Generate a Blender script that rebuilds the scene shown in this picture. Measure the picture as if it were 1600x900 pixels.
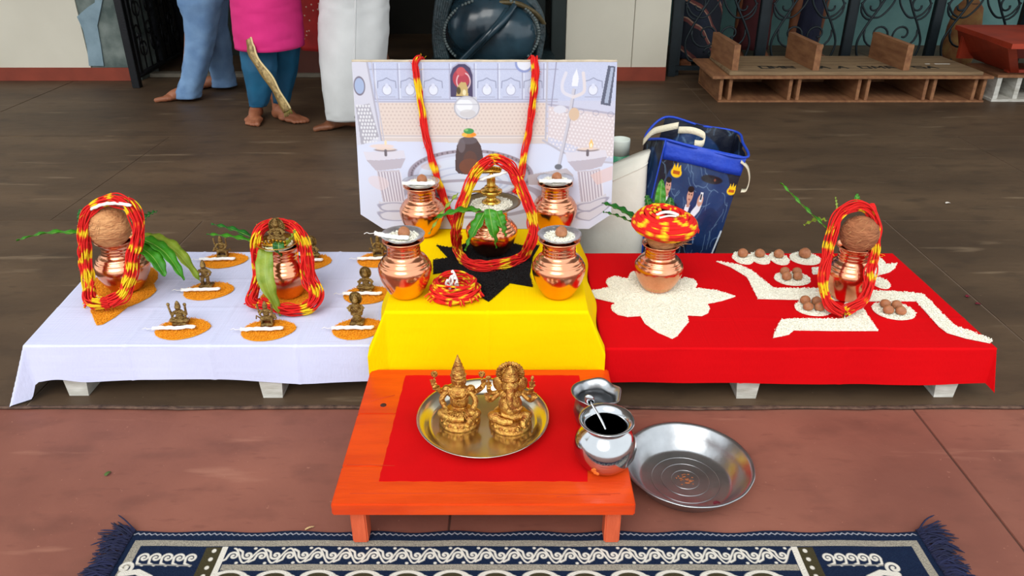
import bpy, bmesh, math, random
import numpy as np
from mathutils import Vector, Matrix, noise
PI = math.pi
for o in list(bpy.data.objects): bpy.data.objects.remove(o)
S = bpy.context.scene
COL = S.collection
random.seed(4)
RNG = np.random.default_rng(7)

# ------------------------------------------------------------------ camera, sky, sun, exposure
CAM_H, PITCH, FPX = 1.2, math.radians(27), 1200.0
cd = bpy.data.cameras.new('camera'); cam = bpy.data.objects.new('camera', cd); COL.objects.link(cam)
cam.location = (0, 0, CAM_H); cam.rotation_euler = (PI / 2 - PITCH, 0, 0)
cd.sensor_width = 36; cd.lens = 36 * FPX / 1600; cd.clip_start = .05
S.camera = cam
w = bpy.data.worlds.new('overcast_sky'); S.world = w; w.use_nodes = True
bg = w.node_tree.nodes['Background']; bg.inputs[0].default_value = (.90, .96, 1.0, 1); bg.inputs[1].default_value = 1.25
sd = bpy.data.lights.new('hazy_sun', 'SUN'); sd.energy = 1.5; sd.angle = math.radians(40); sd.color = (1, .96, .9)
sun = bpy.data.objects.new('hazy_sun', sd); COL.objects.link(sun); sun.rotation_euler = (math.radians(44), 0, math.radians(-16))
S.view_settings.view_transform = 'Standard'; S.view_settings.look = 'None'
S.view_settings.exposure = .26; S.view_settings.gamma = 1; S.view_settings.use_curve_mapping = False

# ------------------------------------------------------------------ helpers
_c, _s = math.cos(PITCH), math.sin(PITCH)
def _ray(x, y):
    u = (x - 800) / FPX; v = (y - 450) / FPX
    return Vector((u, _c - v * _s, -_s - v * _c))
def on(x, y, h=0.0):            # measured point on the level surface at height h
    d = _ray(x, y); t = (h - CAM_H) / d.z
    return Vector((d.x * t, d.y * t, h))
def at(x, y, Y):                # measured point at the distance Y into the hall
    d = _ray(x, y); t = Y / d.y
    return Vector((d.x * t, Y, CAM_H + d.z * t))

def tag(o, label=None, cat=None, group=None, kind=None):
    if label: o['label'] = label
    if cat: o['category'] = cat
    if group: o['group'] = group
    if kind: o['kind'] = kind
    return o
def thing(name, label, cat, loc=(0, 0, 0), group=None):
    o = bpy.data.objects.new(name, None); COL.objects.link(o); o.location = loc
    o.empty_display_size = .05
    return tag(o, label, cat, group)
def struct(o): o['kind'] = 'structure'; return o

def link_mesh(name, me, mt, parent=None, loc=None, smooth=True):
    o = bpy.data.objects.new(name, me); COL.objects.link(o)
    if mt: me.materials.append(mt)
    if smooth: me.shade_smooth()
    if parent: o.parent = parent
    if loc is not None: o.location = loc
    return o
def wpos(o):
    p = Vector((0, 0, 0))
    while o: p += Vector(o.location); o = o.parent
    return p

class MB:
    """collects shapes (world coordinates) and links them as one mesh"""
    def __init__(s): s.v = []; s.f = []; s.c = []; s.cur = None
    def add(s, vs, fs, col=None):
        n = len(s.v); s.v += [tuple(v) for v in vs]; s.f += [tuple(i + n for i in f) for f in fs]
        if col is not None:
            s.c += [col] * len(vs) if not isinstance(col, list) else col
        return s
    def box(s, c, d, M=None, bev=0.0):
        bm = bmesh.new(); bmesh.ops.create_cube(bm, size=1)
        bmesh.ops.scale(bm, vec=d, verts=bm.verts)
        if bev: bmesh.ops.bevel(bm, geom=bm.edges[:], offset=bev, segments=2, affect='EDGES')
        M = (M or Matrix()).to_4x4()
        vs = [Vector(c) + (M @ v.co) for v in bm.verts]; bm.verts.index_update()
        fs = [[v.index for v in f.verts] for f in bm.faces]; bm.free()
        return s.add(vs, fs)
    def lathe(s, prof, c=(0, 0, 0), seg=40, wob=None, M=None, sx=1, sy=1):
        vs = []; fs = []; n = len(prof); c = Vector(c)
        for j in range(seg):
            a = 2 * PI * j / seg
            for (r, z) in prof:
                rr, zz = wob(r, z, a) if wob else (r, z)
                p = Vector((rr * math.cos(a) * sx, rr * math.sin(a) * sy, zz))
                vs.append(c + (M @ p if M else p))
        for j in range(seg):
            k = (j + 1) % seg
            for i in range(n - 1):
                fs.append((j * n + i, k * n + i, k * n + i + 1, j * n + i + 1))
        if prof[0][0] > 1e-5: fs.append([j * n for j in range(seg)][::-1])
        if prof[-1][0] > 1e-5 and prof[-1] != prof[0] : fs.append([j * n + n - 1 for j in range(seg)])
        return s.add(vs, fs)
    def ell(s, c, r, M=None, u=14, v=10):
        vs = []; fs = []; c = Vector(c)
        for i in range(1, v):
            t = PI * i / v
            for j in range(u):
                a = 2 * PI * j / u
                p = Vector((r[0] * math.sin(t) * math.cos(a), r[1] * math.sin(t) * math.sin(a), r[2] * math.cos(t)))
                vs.append(c + (M @ p if M else p))
        tp = Vector((0, 0, r[2])); vs.append(c + (M @ tp if M else tp)); vs.append(c - (M @ tp if M else tp))
        T = len(vs) - 2; B = T + 1
        for i in range(v - 2):
            for j in range(u):
                k = (j + 1) % u
                fs.append((i * u + j, (i + 1) * u + j, (i + 1) * u + k, i * u + k))
        for j in range(u):
            k = (j + 1) % u
            fs.append((T, j, k)); fs.append((B, (v - 2) * u + k, (v - 2) * u + j))
        return s.add(vs, fs)
    def tube(s, pts, rad, seg=8, closed=False, cols=None, flat=1.0):
        pts = [Vector(p) for p in pts]; n = len(pts); vs = []; fs = []; cc = []
        up = Vector((0.13, 0.21, 1)).normalized(); px = None
        for i, p in enumerate(pts):
            a = pts[i - 1] if (i > 0 or closed) else p
            b = pts[(i + 1) % n] if (i < n - 1 or closed) else p
            t = (b - a)
            t = t.normalized() if t.length > 1e-9 else Vector((0, 0, 1))
            if px is None: x = up.cross(t)
            else: x = px - t * px.dot(t)
            if x.length < 1e-4: x = Vector((1, 0, 0)).cross(t)
            x.normalize(); px = x; y = t.cross(x)
            r = rad[i] if isinstance(rad, (list, tuple)) else rad
            for k in range(seg):
                q = 2 * PI * k / seg
                vs.append(p + x * math.cos(q) * r + y * math.sin(q) * r * flat)
                if cols: cc.append(cols[i])
        m = n if closed else n - 1
        for i in range(m):
            j = (i + 1) % n
            for k in range(seg):
                l = (k + 1) % seg
                fs.append((i * seg + k, i * seg + l, j * seg + l, j * seg + k))
        if not closed:
            fs.append(list(range(seg))[::-1]); fs.append([(n - 1) * seg + k for k in range(seg)])
        return s.add(vs, fs, cc if cols else None)
    def prism(s, out, z0, z1, inset=0.0):
        n = len(out); cx = sum(p[0] for p in out) / n; cy = sum(p[1] for p in out) / n
        vs = [(p[0], p[1], z0) for p in out]
        vs += [(p[0] + (cx - p[0]) * inset, p[1] + (cy - p[1]) * inset, z1) for p in out]
        fs = [list(range(n))[::-1], list(range(n, 2 * n))]
        fs += [(i, (i + 1) % n, n + (i + 1) % n, n + i) for i in range(n)]
        return s.add(vs, fs)
    def loft(s, rings, seg=28, fold=0.0, nf=9, cap=True, seed=0, phase=0.0):
        """rings of (centre, rx, ry): a garment or limb"""
        vs = []; fs = []; n = len(rings)
        for i, (c, rx, ry) in enumerate(rings):
            for k in range(seg):
                a = 2 * PI * k / seg
                q = 1 + fold * math.sin(nf * a + phase + .6 * math.sin(i * 1.3 + seed)) + fold * .8 * noise.noise(Vector((math.cos(a) * 1.7, math.sin(a) * 1.7, i * .7 + seed)))
                vs.append((c[0] + rx * q * math.cos(a), c[1] + ry * q * math.sin(a), c[2]))
        for i in range(n - 1):
            for k in range(seg):
                l = (k + 1) % seg
                fs.append((i * seg + k, i * seg + l, (i + 1) * seg + l, (i + 1) * seg + k))
        if cap:
            fs.append(list(range(seg))[::-1]); fs.append([(n - 1) * seg + k for k in range(seg)])
        return s.add(vs, fs)
    def build(s, name, mt, parent=None, loc=None, smooth=True, remesh=0, sub=0, solid=0, local=False):
        me = bpy.data.meshes.new(name)
        o0 = Vector((0, 0, 0)) if local else (wpos(parent) if parent else Vector((0, 0, 0)))
        if loc is not None and not local: o0 = o0 + Vector(loc)
        me.from_pydata([(v[0] - o0.x, v[1] - o0.y, v[2] - o0.z) for v in s.v], [], s.f)
        if s.c and len(s.c) == len(s.v):
            a = me.color_attributes.new('Col', 'FLOAT_COLOR', 'POINT')
            a.data.foreach_set('color', np.array([(c[0], c[1], c[2], 1) for c in s.c], dtype=np.float32).ravel())
        me.update()
        o = link_mesh(name, me, mt, parent, loc, smooth)
        if remesh:
            m = o.modifiers.new('fuse', 'REMESH'); m.mode = 'VOXEL'; m.voxel_size = remesh; m.use_smooth_shade = True
            m = o.modifiers.new('soften', 'SMOOTH'); m.iterations = 2; m.factor = .5
        if solid:
            m = o.modifiers.new('thickness', 'SOLIDIFY'); m.thickness = solid; m.offset = 0
        if sub:
            m = o.modifiers.new('round', 'SUBSURF'); m.levels = sub; m.render_levels = sub
        return o

def spline(pts, n=8, closed=False):
    pts = [Vector(p) for p in pts]; out = []; m = len(pts)
    rng = range(m) if closed else range(m - 1)
    for i in rng:
        if closed: a, b, c, d = pts[i - 1], pts[i], pts[(i + 1) % m], pts[(i + 2) % m]
        else: a, b, c, d = pts[max(i - 1, 0)], pts[i], pts[i + 1], pts[min(i + 2, m - 1)]
        for k in range(n):
            t = k / n
            out.append(.5 * ((2 * b) + (c - a) * t + (2 * a - 5 * b + 4 * c - d) * t * t + (3 * b - a - 3 * c + d) * t ** 3))
    if not closed: out.append(pts[-1])
    return out

# ------------------------------------------------------------------ materials
MATS = {}
def lin(c): return tuple((x / 255 / 12.92) if x <= 10 else ((x / 255 + .055) / 1.055) ** 2.4 for x in c)
def mat(name, col, rough=.6, metal=0, var=.0, vs=8., bump=0., bs=60., col2=None, spec=None, attr=False, island=0., stretch=None, coat=0, aniso=0, sheen=0, detail=4):
    if name in MATS: return MATS[name]
    m = bpy.data.materials.new(name); m.use_nodes = True; nt = m.node_tree; N = nt.nodes; L = nt.links
    b = N['Principled BSDF']; b.inputs['Roughness'].default_value = rough; b.inputs['Metallic'].default_value = metal
    if spec is not None: b.inputs['Specular IOR Level'].default_value = spec
    if coat: b.inputs['Coat Weight'].default_value = coat; b.inputs['Coat Roughness'].default_value = .15
    if sheen: b.inputs['Sheen Weight'].default_value = sheen
    c = lin(col); b.inputs['Base Color'].default_value = (*c, 1)
    tc = N.new('ShaderNodeTexCoord'); vec = tc.outputs['Object']
    if stretch:
        mp = N.new('ShaderNodeMapping'); mp.inputs['Scale'].default_value = stretch; L.new(vec, mp.inputs['Vector']); vec = mp.outputs[0]
    src = None
    if attr:
        a = N.new('ShaderNodeVertexColor'); a.layer_name = 'Col'; src = a.outputs[0]
    if var or col2:
        nz = N.new('ShaderNodeTexNoise'); nz.inputs['Scale'].default_value = vs; nz.inputs['Detail'].default_value = detail; L.new(vec, nz.inputs['Vector'])
        rp = N.new('ShaderNodeValToRGB'); rp.color_ramp.elements[0].position = .32; rp.color_ramp.elements[1].position = .68
        if col2: c2 = lin(col2)
        else: c2 = tuple(x * (1 - var) for x in c)
        rp.color_ramp.elements[0].color = (*c2, 1); rp.color_ramp.elements[1].color = (*c, 1)
        L.new(nz.outputs['Fac'], rp.inputs[0])
        if src:
            mx = N.new('ShaderNodeMix'); mx.data_type = 'RGBA'; mx.blend_type = 'MULTIPLY'; mx.inputs[0].default_value = 1
            L.new(src, mx.inputs[6]); L.new(rp.outputs[0], mx.inputs[7]); src = mx.outputs[2]
        else: src = rp.outputs[0]
    if island:
        g = N.new('ShaderNodeNewGeometry'); mr = N.new('ShaderNodeMapRange')
        mr.inputs[3].default_value = 1 - island; mr.inputs[4].default_value = 1
        L.new(g.outputs['Random Per Island'], mr.inputs[0])
        mx = N.new('ShaderNodeMix'); mx.data_type = 'RGBA'; mx.blend_type = 'MULTIPLY'; mx.inputs[0].default_value = 1
        if src: L.new(src, mx.inputs[6])
        else: mx.inputs[6].default_value = (*c, 1)
        L.new(mr.outputs[0], mx.inputs[7]); src = mx.outputs[2]
    if src: L.new(src, b.inputs['Base Color'])
    if bump:
        nz = N.new('ShaderNodeTexNoise'); nz.inputs['Scale'].default_value = bs; nz.inputs['Detail'].default_value = 5; L.new(vec, nz.inputs['Vector'])
        bp = N.new('ShaderNodeBump'); bp.inputs['Strength'].default_value = bump; bp.inputs['Distance'].default_value = .01
        L.new(nz.outputs['Fac'], bp.inputs['Height']); L.new(bp.outputs[0], b.inputs['Normal'])
    MATS[name] = m
    return m

def weave(name, col, rough=.85, scale=900, var=.06):
    """woven cotton: faint crossing threads and soft creases"""
    if name in MATS: return MATS[name]
    m = mat(name, col, rough, var=var, vs=5)
    nt = m.node_tree; N = nt.nodes; L = nt.links; b = N['Principled BSDF']
    b.inputs['Specular IOR Level'].default_value = .05
    tc = N.new('ShaderNodeTexCoord'); bp = N.new('ShaderNodeBump'); bp.inputs['Strength'].default_value = .25; bp.inputs['Distance'].default_value = .004
    add = None
    for st in ((3, 160, 40), (160, 3, 40)):
        mp = N.new('ShaderNodeMapping'); mp.inputs['Scale'].default_value = st; L.new(tc.outputs['Object'], mp.inputs[0])
        nz = N.new('ShaderNodeTexNoise'); nz.inputs['Scale'].default_value = 1.2; nz.inputs['Detail'].default_value = 3; L.new(mp.outputs[0], nz.inputs['Vector'])
        if add is None: add = nz.outputs['Fac']
        else:
            ma = N.new('ShaderNodeMath'); ma.operation = 'ADD'; L.new(add, ma.inputs[0]); L.new(nz.outputs['Fac'], ma.inputs[1]); add = ma.outputs[0]
    L.new(add, bp.inputs['Height']); L.new(bp.outputs[0], b.inputs['Normal'])
    return m

COPPER = mat('polished_copper', (244, 178, 142), .2, 1, col2=(230, 152, 112), vs=14, bump=.06, bs=45)
STEEL = mat('polished_steel', (205, 207, 210), .14, 1, var=.18, vs=9, bump=.03, bs=30)
STEEL_W = mat('worn_steel', (190, 192, 195), .3, 1, var=.3, vs=12, bump=.12, bs=24)
BRASS = mat('antique_brass', (224, 178, 92), .31, 1, col2=(160, 98, 50), vs=95, bump=.4, bs=330)
BRASS_D = mat('dull_brass', (176, 148, 92), .42, 1, col2=(112, 84, 46), vs=70, bump=.6, bs=300)
BRASS_B = mat('bright_brass', (222, 176, 78), .26, 1, var=.2, vs=30)
RICE = mat('white_rice', (255, 252, 236), .6, island=.2)
TURM = mat('turmeric_rice', (248, 164, 4), .75, island=.22)
URAD = mat('black_lentil', (17, 14, 15), .6, island=.5, spec=.25)
MOLI = mat('dyed_thread', (255, 255, 255), .8, attr=True, island=.12, bump=.4, bs=700)
COTTON = mat('white_cotton', (244, 242, 238), .9, bump=.3, bs=500)
LEAF = mat('green_leaf', (62, 140, 22), .42, col2=(40, 112, 14), vs=26, bump=.15, bs=90, spec=.4)
LEAF_Y = mat('yellow_green_leaf', (142, 158, 44), .45, col2=(104, 132, 30), vs=24, bump=.15, bs=90)
LEAF_D = mat('dark_green_leaf', (30, 106, 30), .42, col2=(18, 80, 20), vs=24, bump=.15, bs=90)
COCO = mat('coconut_husk', (226, 168, 112), .85, col2=(186, 124, 76), vs=34, bump=.9, bs=70, stretch=(1, 1, 3))
COCO_D = mat('dark_coconut_husk', (176, 112, 72), .85, col2=(138, 82, 48), vs=30, bump=.9, bs=80, stretch=(1, 1, 3))
NUT = mat('betel_nut', (190, 128, 86), .55, col2=(150, 92, 58), vs=40, bump=.3, bs=150)
SKIN = mat('brown_skin', (168, 106, 74), .55, col2=(146, 86, 58), vs=14, bump=.1, bs=120)
SKIN_D = mat('dark_brown_skin', (132, 82, 54), .55, col2=(112, 66, 42), vs=14, bump=.1, bs=120)
NAIL = mat('toe_nail', (206, 160, 136), .35)
DARKM = mat('black_iron', (14, 16, 22), .45, .3, var=.3, vs=30, bump=.2, bs=120)

# ------------------------------------------------------------------ the hall: floor, walls, roof
def stone(name, c1, c2, c3, scuff, rough, sc, st):
    """flagstone: broad mottling, finer grain and pale scuffs and dust specks with shapes of their own"""
    m = mat(name, c1, rough, col2=c2, vs=sc, bump=.2, bs=16, spec=.3, stretch=st, detail=10); nt = m.node_tree; N = nt.nodes; L = nt.links; b = N['Principled BSDF']
    src = b.inputs['Base Color'].links[0].from_socket; tc = N.new('ShaderNodeTexCoord')
    for scale, det, lo, hi, col, stv in ((9, 9, .52, .74, c3, (.7, 1.3, 1)), (34, 6, .60, .70, c2, (.5, 1.6, 1)), (5.5, 12, .63, .72, scuff, (.35, 2.4, 1)), (95, 2, .73, .78, scuff, (1, 1, 1))):
        mp = N.new('ShaderNodeMapping'); mp.inputs['Scale'].default_value = stv; L.new(tc.outputs['Object'], mp.inputs[0])
        nz = N.new('ShaderNodeTexNoise'); nz.inputs['Scale'].default_value = scale; nz.inputs['Detail'].default_value = det; L.new(mp.outputs[0], nz.inputs['Vector'])
        mr = N.new('ShaderNodeMapRange'); mr.inputs[1].default_value = lo; mr.inputs[2].default_value = hi; mr.inputs[4].default_value = .6; L.new(nz.outputs['Fac'], mr.inputs[0])
        mx = N.new('ShaderNodeMix'); mx.data_type = 'RGBA'; L.new(mr.outputs[0], mx.inputs[0]); L.new(src, mx.inputs[6]); mx.inputs[7].default_value = (*lin(col), 1); src = mx.outputs[2]
    L.new(src, b.inputs['Base Color']); return m
FLR = stone('dark_stone_floor', (100, 80, 60), (72, 56, 42), (58, 46, 36), (142, 122, 98), .55, 1.7, (.6, 1.6, 1))
FLF = stone('red_stone_floor', (146, 92, 76), (122, 74, 62), (104, 64, 54), (172, 120, 100), .62, 2.6, (1, 1, 1))
JOINT = mat('floor_joint', (116, 98, 82), .9, var=.3, vs=6)
JOINT_F = mat('red_floor_bed', (92, 56, 45), .9, var=.3, vs=6)

def floor_part(name, mt_bed, mt, rows, z):
    f = thing(name, None, None); f['kind'] = 'structure'
    y0 = rows[0][0]; y1 = rows[-1][1]
    MB().box((0, (y0 + y1) / 2, z - .025), (18, y1 - y0, .046)).build('floor_bed', mt_bed, f, smooth=False)
    g = .0022
    for (a, b, xs) in rows:
        xs = [-9, -5.4] + xs + [5.6, 9]
        for i in range(len(xs) - 1):
            dz = random.uniform(-.0008, .0008)
            MB().box(((xs[i] + xs[i + 1]) / 2, (a + b) / 2, z - .01 + dz), (xs[i + 1] - xs[i] - 2 * g, b - a - 2 * g, .02), bev=.0012).build('floor_slab', mt, f, smooth=False)
    return f
STEP = 1.668
floor_part('floor', JOINT, FLR, [(STEP, 2.975, [-3.6, -1.285, 1.55, 3.2]), (2.975, 4.235, [-4.3, -1.92, .32, 2.5, 4.4]), (4.235, 5.75, [-3.2, -.9, 1.25, 3.6]), (5.75, 9.5, [-3, 0, 3])], 0)
floor_part('floor_front', JOINT_F, FLF, [(-3, .45, [-2, 0, 2]), (.45, STEP - .004, [-2.4, -.135, 1.06, 2.6])], -.006)
# broken mortar lip along the edge of the rear floor
mb = MB(); pts = []
for i in range(241):
    x = -3 + i * .025
    pts.append((x, STEP - .004 + .008 * noise.noise(Vector((x * 3, 0, 0))) + .004 * noise.noise(Vector((x * 19, 4, 0))), -.0015 + .002 * noise.noise(Vector((x * 9, 1, 0)))))
mb.tube(pts, [.009 + .006 * noise.noise(Vector((p[0] * 7, 2, 0))) for p in pts], 6, flat=.4)
struct(mb.build('trim_1', mat('broken_mortar', (108, 82, 66), .9, col2=(66, 46, 38), vs=40, bump=.6, bs=90)))

WALL = mat('cream_paint', (228, 222, 204), .75, col2=(214, 208, 190), vs=1.4, bump=.05, bs=40)
BASE = mat('red_oxide_paint', (150, 62, 40), .7, var=.25, vs=7, bump=.1, bs=40)
GREYP = mat('bare_grey_plaster', (134, 144, 138), .85, col2=(84, 98, 94), vs=9, bump=.4, bs=30, detail=8)
BLUEP = mat('pale_blue_plaster', (148, 172, 184), .85, col2=(128, 152, 164), vs=11, bump=.25, bs=30)
DGREEN = mat('dark_green_paint', (30, 44, 42), .6, var=.35, vs=6)
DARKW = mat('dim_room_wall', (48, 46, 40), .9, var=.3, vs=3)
TEAL = mat('teal_wash', (108, 148, 144), .85, col2=(78, 118, 116), vs=3, bump=.1, bs=20)
WY = 5.70
mb = MB(); mb.box((-6.03, WY + .15, 1.7), (5.94, .3, 3.4)); struct(mb.build('wall_left', WALL, smooth=False))
mb = MB(); mb.box((-5.86, WY - .006, .047), (6.29, .014, .094), bev=.002); struct(mb.build('baseboard_left', BASE, smooth=False))
# bare pillar beside the left gate, with the torn edge of the paint
mb = MB(); mb.box((-2.885, WY + .16, 1.7), (.35, .3, 3.4)); struct(mb.build('pillar_left', GREYP, smooth=False))
mb = MB()
out = [at(x, y, WY - .001) for x, y in [(139, 103), (136, 75), (130, 48), (120, 26), (136, 12), (148, 4), (150, -30), (143, -60), (160, -80), (168, -40), (160, 0), (152, 40), (158, 75), (162, 103)]]
n = len(out)
mb.add([p for p in out] + [p + Vector((0, .012, 0)) for p in out], [list(range(n)), list(range(n, 2 * n))[::-1]] + [(i, (i + 1) % n, n + (i + 1) % n, n + i) for i in range(n)])
struct(mb.build('torn_plaster_patch', BLUEP, smooth=False))
# right-hand panelled wall
wr = thing('wall_right', None, None); wr['kind'] = 'structure'
x0, xm, x1 = .385, .865, 1.118
for a, b in ((x0, xm - .002), (xm + .002, x1)):
    MB().box(((a + b) / 2, WY + .15, 1.7), (b - a, .3, 3.4), bev=.003).build('wall_panel', WALL, wr, smooth=False)
mb = MB(); mb.box(((x0 + x1) / 2, WY - .006, .047), (x1 - x0, .016, .1), bev=.002); struct(mb.build('baseboard_right', BASE, smooth=False))
mb = MB(); mb.box((.33, WY + .1, 1.7), (.1, .25, 3.4), bev=.006).box((.20, WY + .2, 1.7), (.08, .1, 3.4), bev=.004); struct(mb.build('door_1', DGREEN, smooth=False))
# threshold and dim room behind the opening
mb = MB(); mb.box((-1.15, 5.86, .012), (3.1, .09, .03), bev=.004); struct(mb.build('threshold', mat('threshold_stone', (120, 112, 98), .8, var=.35, vs=12), smooth=False))
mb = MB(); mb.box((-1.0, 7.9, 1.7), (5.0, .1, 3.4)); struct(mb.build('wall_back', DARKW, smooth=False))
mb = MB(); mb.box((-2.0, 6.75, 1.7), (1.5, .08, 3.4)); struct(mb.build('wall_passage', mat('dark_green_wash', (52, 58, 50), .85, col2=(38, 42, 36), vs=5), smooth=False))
mb = MB(); mb.box((-1.42, 6.0, .17), (.56, .3, .34), bev=.01); struct(mb.build('plinth', mat('dull_red_stone', (96, 50, 38), .8, var=.3, vs=6), smooth=False))
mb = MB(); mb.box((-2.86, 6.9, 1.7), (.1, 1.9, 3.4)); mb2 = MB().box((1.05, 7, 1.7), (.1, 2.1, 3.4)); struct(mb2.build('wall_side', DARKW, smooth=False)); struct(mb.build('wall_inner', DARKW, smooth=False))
mb = MB(); mb.box((5.05, 7.25, 1.7), (7.9, .1, 3.4)); struct(mb.build('wall_far', TEAL, smooth=False))
mb = MB(); mb.box((0, 5.65, 4.1), (18, 8.3, .2)); struct(mb.build('unseen_ceiling', mat('ceiling_paint', (190, 186, 176), .9, var=.1, vs=2), smooth=False))  # unseen slab overhead, added to darken the rear, front edge trimmed to admit sky

# ------------------------------------------------------------------ painter for flat prints (woven or printed patterns kept as mesh colours)
class Print:
    def __init__(s, x0, x1, y0, y1, nx, ny, base):
        s.x = np.linspace(x0, x1, nx); s.y = np.linspace(y0, y1, ny); s.nx, s.ny = nx, ny
        s.X, s.Y = np.meshgrid(s.x, s.y); s.C = np.empty((ny, nx, 3), dtype=np.float64); s.C[:] = lin(base)
        s.px = abs(s.x[1] - s.x[0]); s.x0, s.x1, s.y0, s.y1 = x0, x1, y0, y1
    def mix(s, a, col):
        a = np.clip(a, 0, 1)[..., None]; s.C = s.C * (1 - a) + np.array(lin(col)) * a
    def rect(s, x0, x1, y0, y1, col, a=1.): s.mix(((s.X >= x0) & (s.X <= x1) & (s.Y >= y0) & (s.Y <= y1)) * a, col)
    def ell(s, cx, cy, rx, ry, col, a=1.):
        d = np.sqrt(((s.X - cx) / rx) ** 2 + ((s.Y - cy) / ry) ** 2); s.mix(np.clip((1 - d) * min(rx, ry) / s.px + .5, 0, 1) * a, col)
    def ring(s, cx, cy, rx, ry, t, col, a=1.):
        d = abs(np.sqrt(((s.X - cx) / rx) ** 2 + ((s.Y - cy) / ry) ** 2) - 1) * min(rx, ry); s.mix(np.clip((t - d) / s.px + .5, 0, 1) * a, col)
    def poly(s, pts, col, a=1.):
        ins = np.zeros(s.X.shape, bool); n = len(pts)
        for i in range(n):
            (xa, ya), (xb, yb) = pts[i], pts[(i + 1) % n]
            if ya == yb: continue
            c = ((s.Y >= min(ya, yb)) & (s.Y < max(ya, yb))) & (s.X < xa + (s.Y - ya) * (xb - xa) / (yb - ya)); ins ^= c
        s.mix(ins * a, col)
    def stroke(s, pts, r, col, a=1.):
        A = np.zeros(s.X.shape); sx = s.nx / (s.x1 - s.x0); sy = s.ny / (s.y1 - s.y0)
        for i in range(len(pts) - 1):
            (xa, ya), (xb, yb) = pts[i][:2], pts[i + 1][:2]
            m = r + 2 * s.px
            i0, i1 = sorted((int((min(xa, xb) - m - s.x0) * sx), int((max(xa, xb) + m - s.x0) * sx + 2)))
            q = ((min(ya, yb) - m - s.y0) * sy, (max(ya, yb) + m - s.y0) * sy); j0, j1 = int(min(q)) - 1, int(max(q)) + 2
            i0 = max(i0, 0); j0 = max(j0, 0); i1 = min(i1, s.nx); j1 = min(j1, s.ny)
            if i0 >= i1 or j0 >= j1: continue
            X = s.X[j0:j1, i0:i1]; Y = s.Y[j0:j1, i0:i1]; dx, dy = xb - xa, yb - ya; L2 = dx * dx + dy * dy + 1e-12
            t = np.clip(((X - xa) * dx + (Y - ya) * dy) / L2, 0, 1); d = np.hypot(X - xa - t * dx, Y - ya - t * dy)
            A[j0:j1, i0:i1] = np.maximum(A[j0:j1, i0:i1], np.clip((r - d) / s.px + .5, 0, 1))
        s.mix(A * a, col)
    def speckle(s, x0, x1, y0, y1, col, a=.5, seed=1):
        r = np.random.default_rng(seed).random(s.X.shape); s.mix(((s.X >= x0) & (s.X <= x1) & (s.Y >= y0) & (s.Y <= y1)) * r * a, col)
    def grid(s, name, fn, mt, parent=None, loc=(0, 0, 0), solid=0):
        P = fn(s.X.ravel(), s.Y.ravel()); nx, ny = s.nx, s.ny
        me = bpy.data.meshes.new(name); me.vertices.add(nx * ny); me.vertices.foreach_set('co', (P - np.array(loc)).astype(np.float32).ravel())
        i = np.arange(nx * ny).reshape(ny, nx); q = np.stack([i[:-1, :-1], i[:-1, 1:], i[1:, 1:], i[1:, :-1]], -1).reshape(-1, 4)
        me.loops.add(q.size); me.loops.foreach_set('vertex_index', q.ravel().astype(np.int32))
        me.polygons.add(len(q)); me.polygons.foreach_set('loop_start', (np.arange(len(q)) * 4).astype(np.int32))
        a = me.color_attributes.new('Col', 'FLOAT_COLOR', 'POINT')
        a.data.foreach_set('color', np.concatenate([s.C.reshape(-1, 3), np.ones((nx * ny, 1))], 1).astype(np.float32).ravel())
        me.update(calc_edges=True); me.validate()
        o = link_mesh(name, me, mt, parent, loc if not parent else None)
        if solid: m = o.modifiers.new('thickness', 'SOLIDIFY'); m.thickness = solid; m.offset = -1
        return o
def spiral(cx, cy, r, turns, a0, sgn=1, n=26, sq=1.0, rmin=.12):
    return [(cx + r * (1 - (1 - rmin) * i / n) * math.cos(a0 + sgn * turns * 2 * PI * i / n), cy + sq * r * (1 - (1 - rmin) * i / n) * math.sin(a0 + sgn * turns * 2 * PI * i / n)) for i in range(n + 1)]

# ------------------------------------------------------------------ low tables under the cloths
WOODW = mat('white_painted_wood', (214, 212, 204), .7, col2=(176, 172, 160), vs=14, bump=.2, bs=60, stretch=(1, 1, 4))
def low_table(name, label, x0, x1, y0, y1, h, legs):
    t = thing(name, label, 'table', ((x0 + x1) / 2, (y0 + y1) / 2, 0))
    MB().box(((x0 + x1) / 2, (y0 + y1) / 2, h - .015), (x1 - x0, y1 - y0, .03), bev=.003).build('top_board', WOODW, t, smooth=False)
    for (x, y) in legs:
        m = MB(); hw = .026
        m.add([(x - hw, y - .02, 0), (x + hw, y - .02, 0), (x + hw, y + .06, 0), (x - hw, y + .06, 0), (x - hw - .012, y - .02, h - .03), (x + hw + .012, y - .02, h - .03), (x + hw + .012, y + .06, h - .03), (x - hw - .012, y + .06, h - .03)],
              [(0, 3, 2, 1), (4, 5, 6, 7), (0, 1, 5, 4), (1, 2, 6, 5), (2, 3, 7, 6), (3, 0, 4, 7)]).build('leg', WOODW, t, smooth=False)
    return t
low_table('low_table', 'low white wooden table under the white cloth', -1.25, -.40, 1.71, 2.275, .164, [(-1.168, 1.735), (-.642, 1.725), (-1.168, 2.18), (-.642, 2.18)])
low_table('low_table', 'low white wooden table under the red cloth', .245, 1.235, 1.695, 2.265, .164, [(.628, 1.722), (1.16, 1.728), (.628, 2.18), (1.16, 2.18)])
low_table('square_table', 'square table under the yellow cloth, taller than its neighbours', -.312, .185, 1.692, 2.235, .274, [(-.26, 1.73), (.13, 1.73), (-.26, 2.15), (.13, 2.15)])

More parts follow.
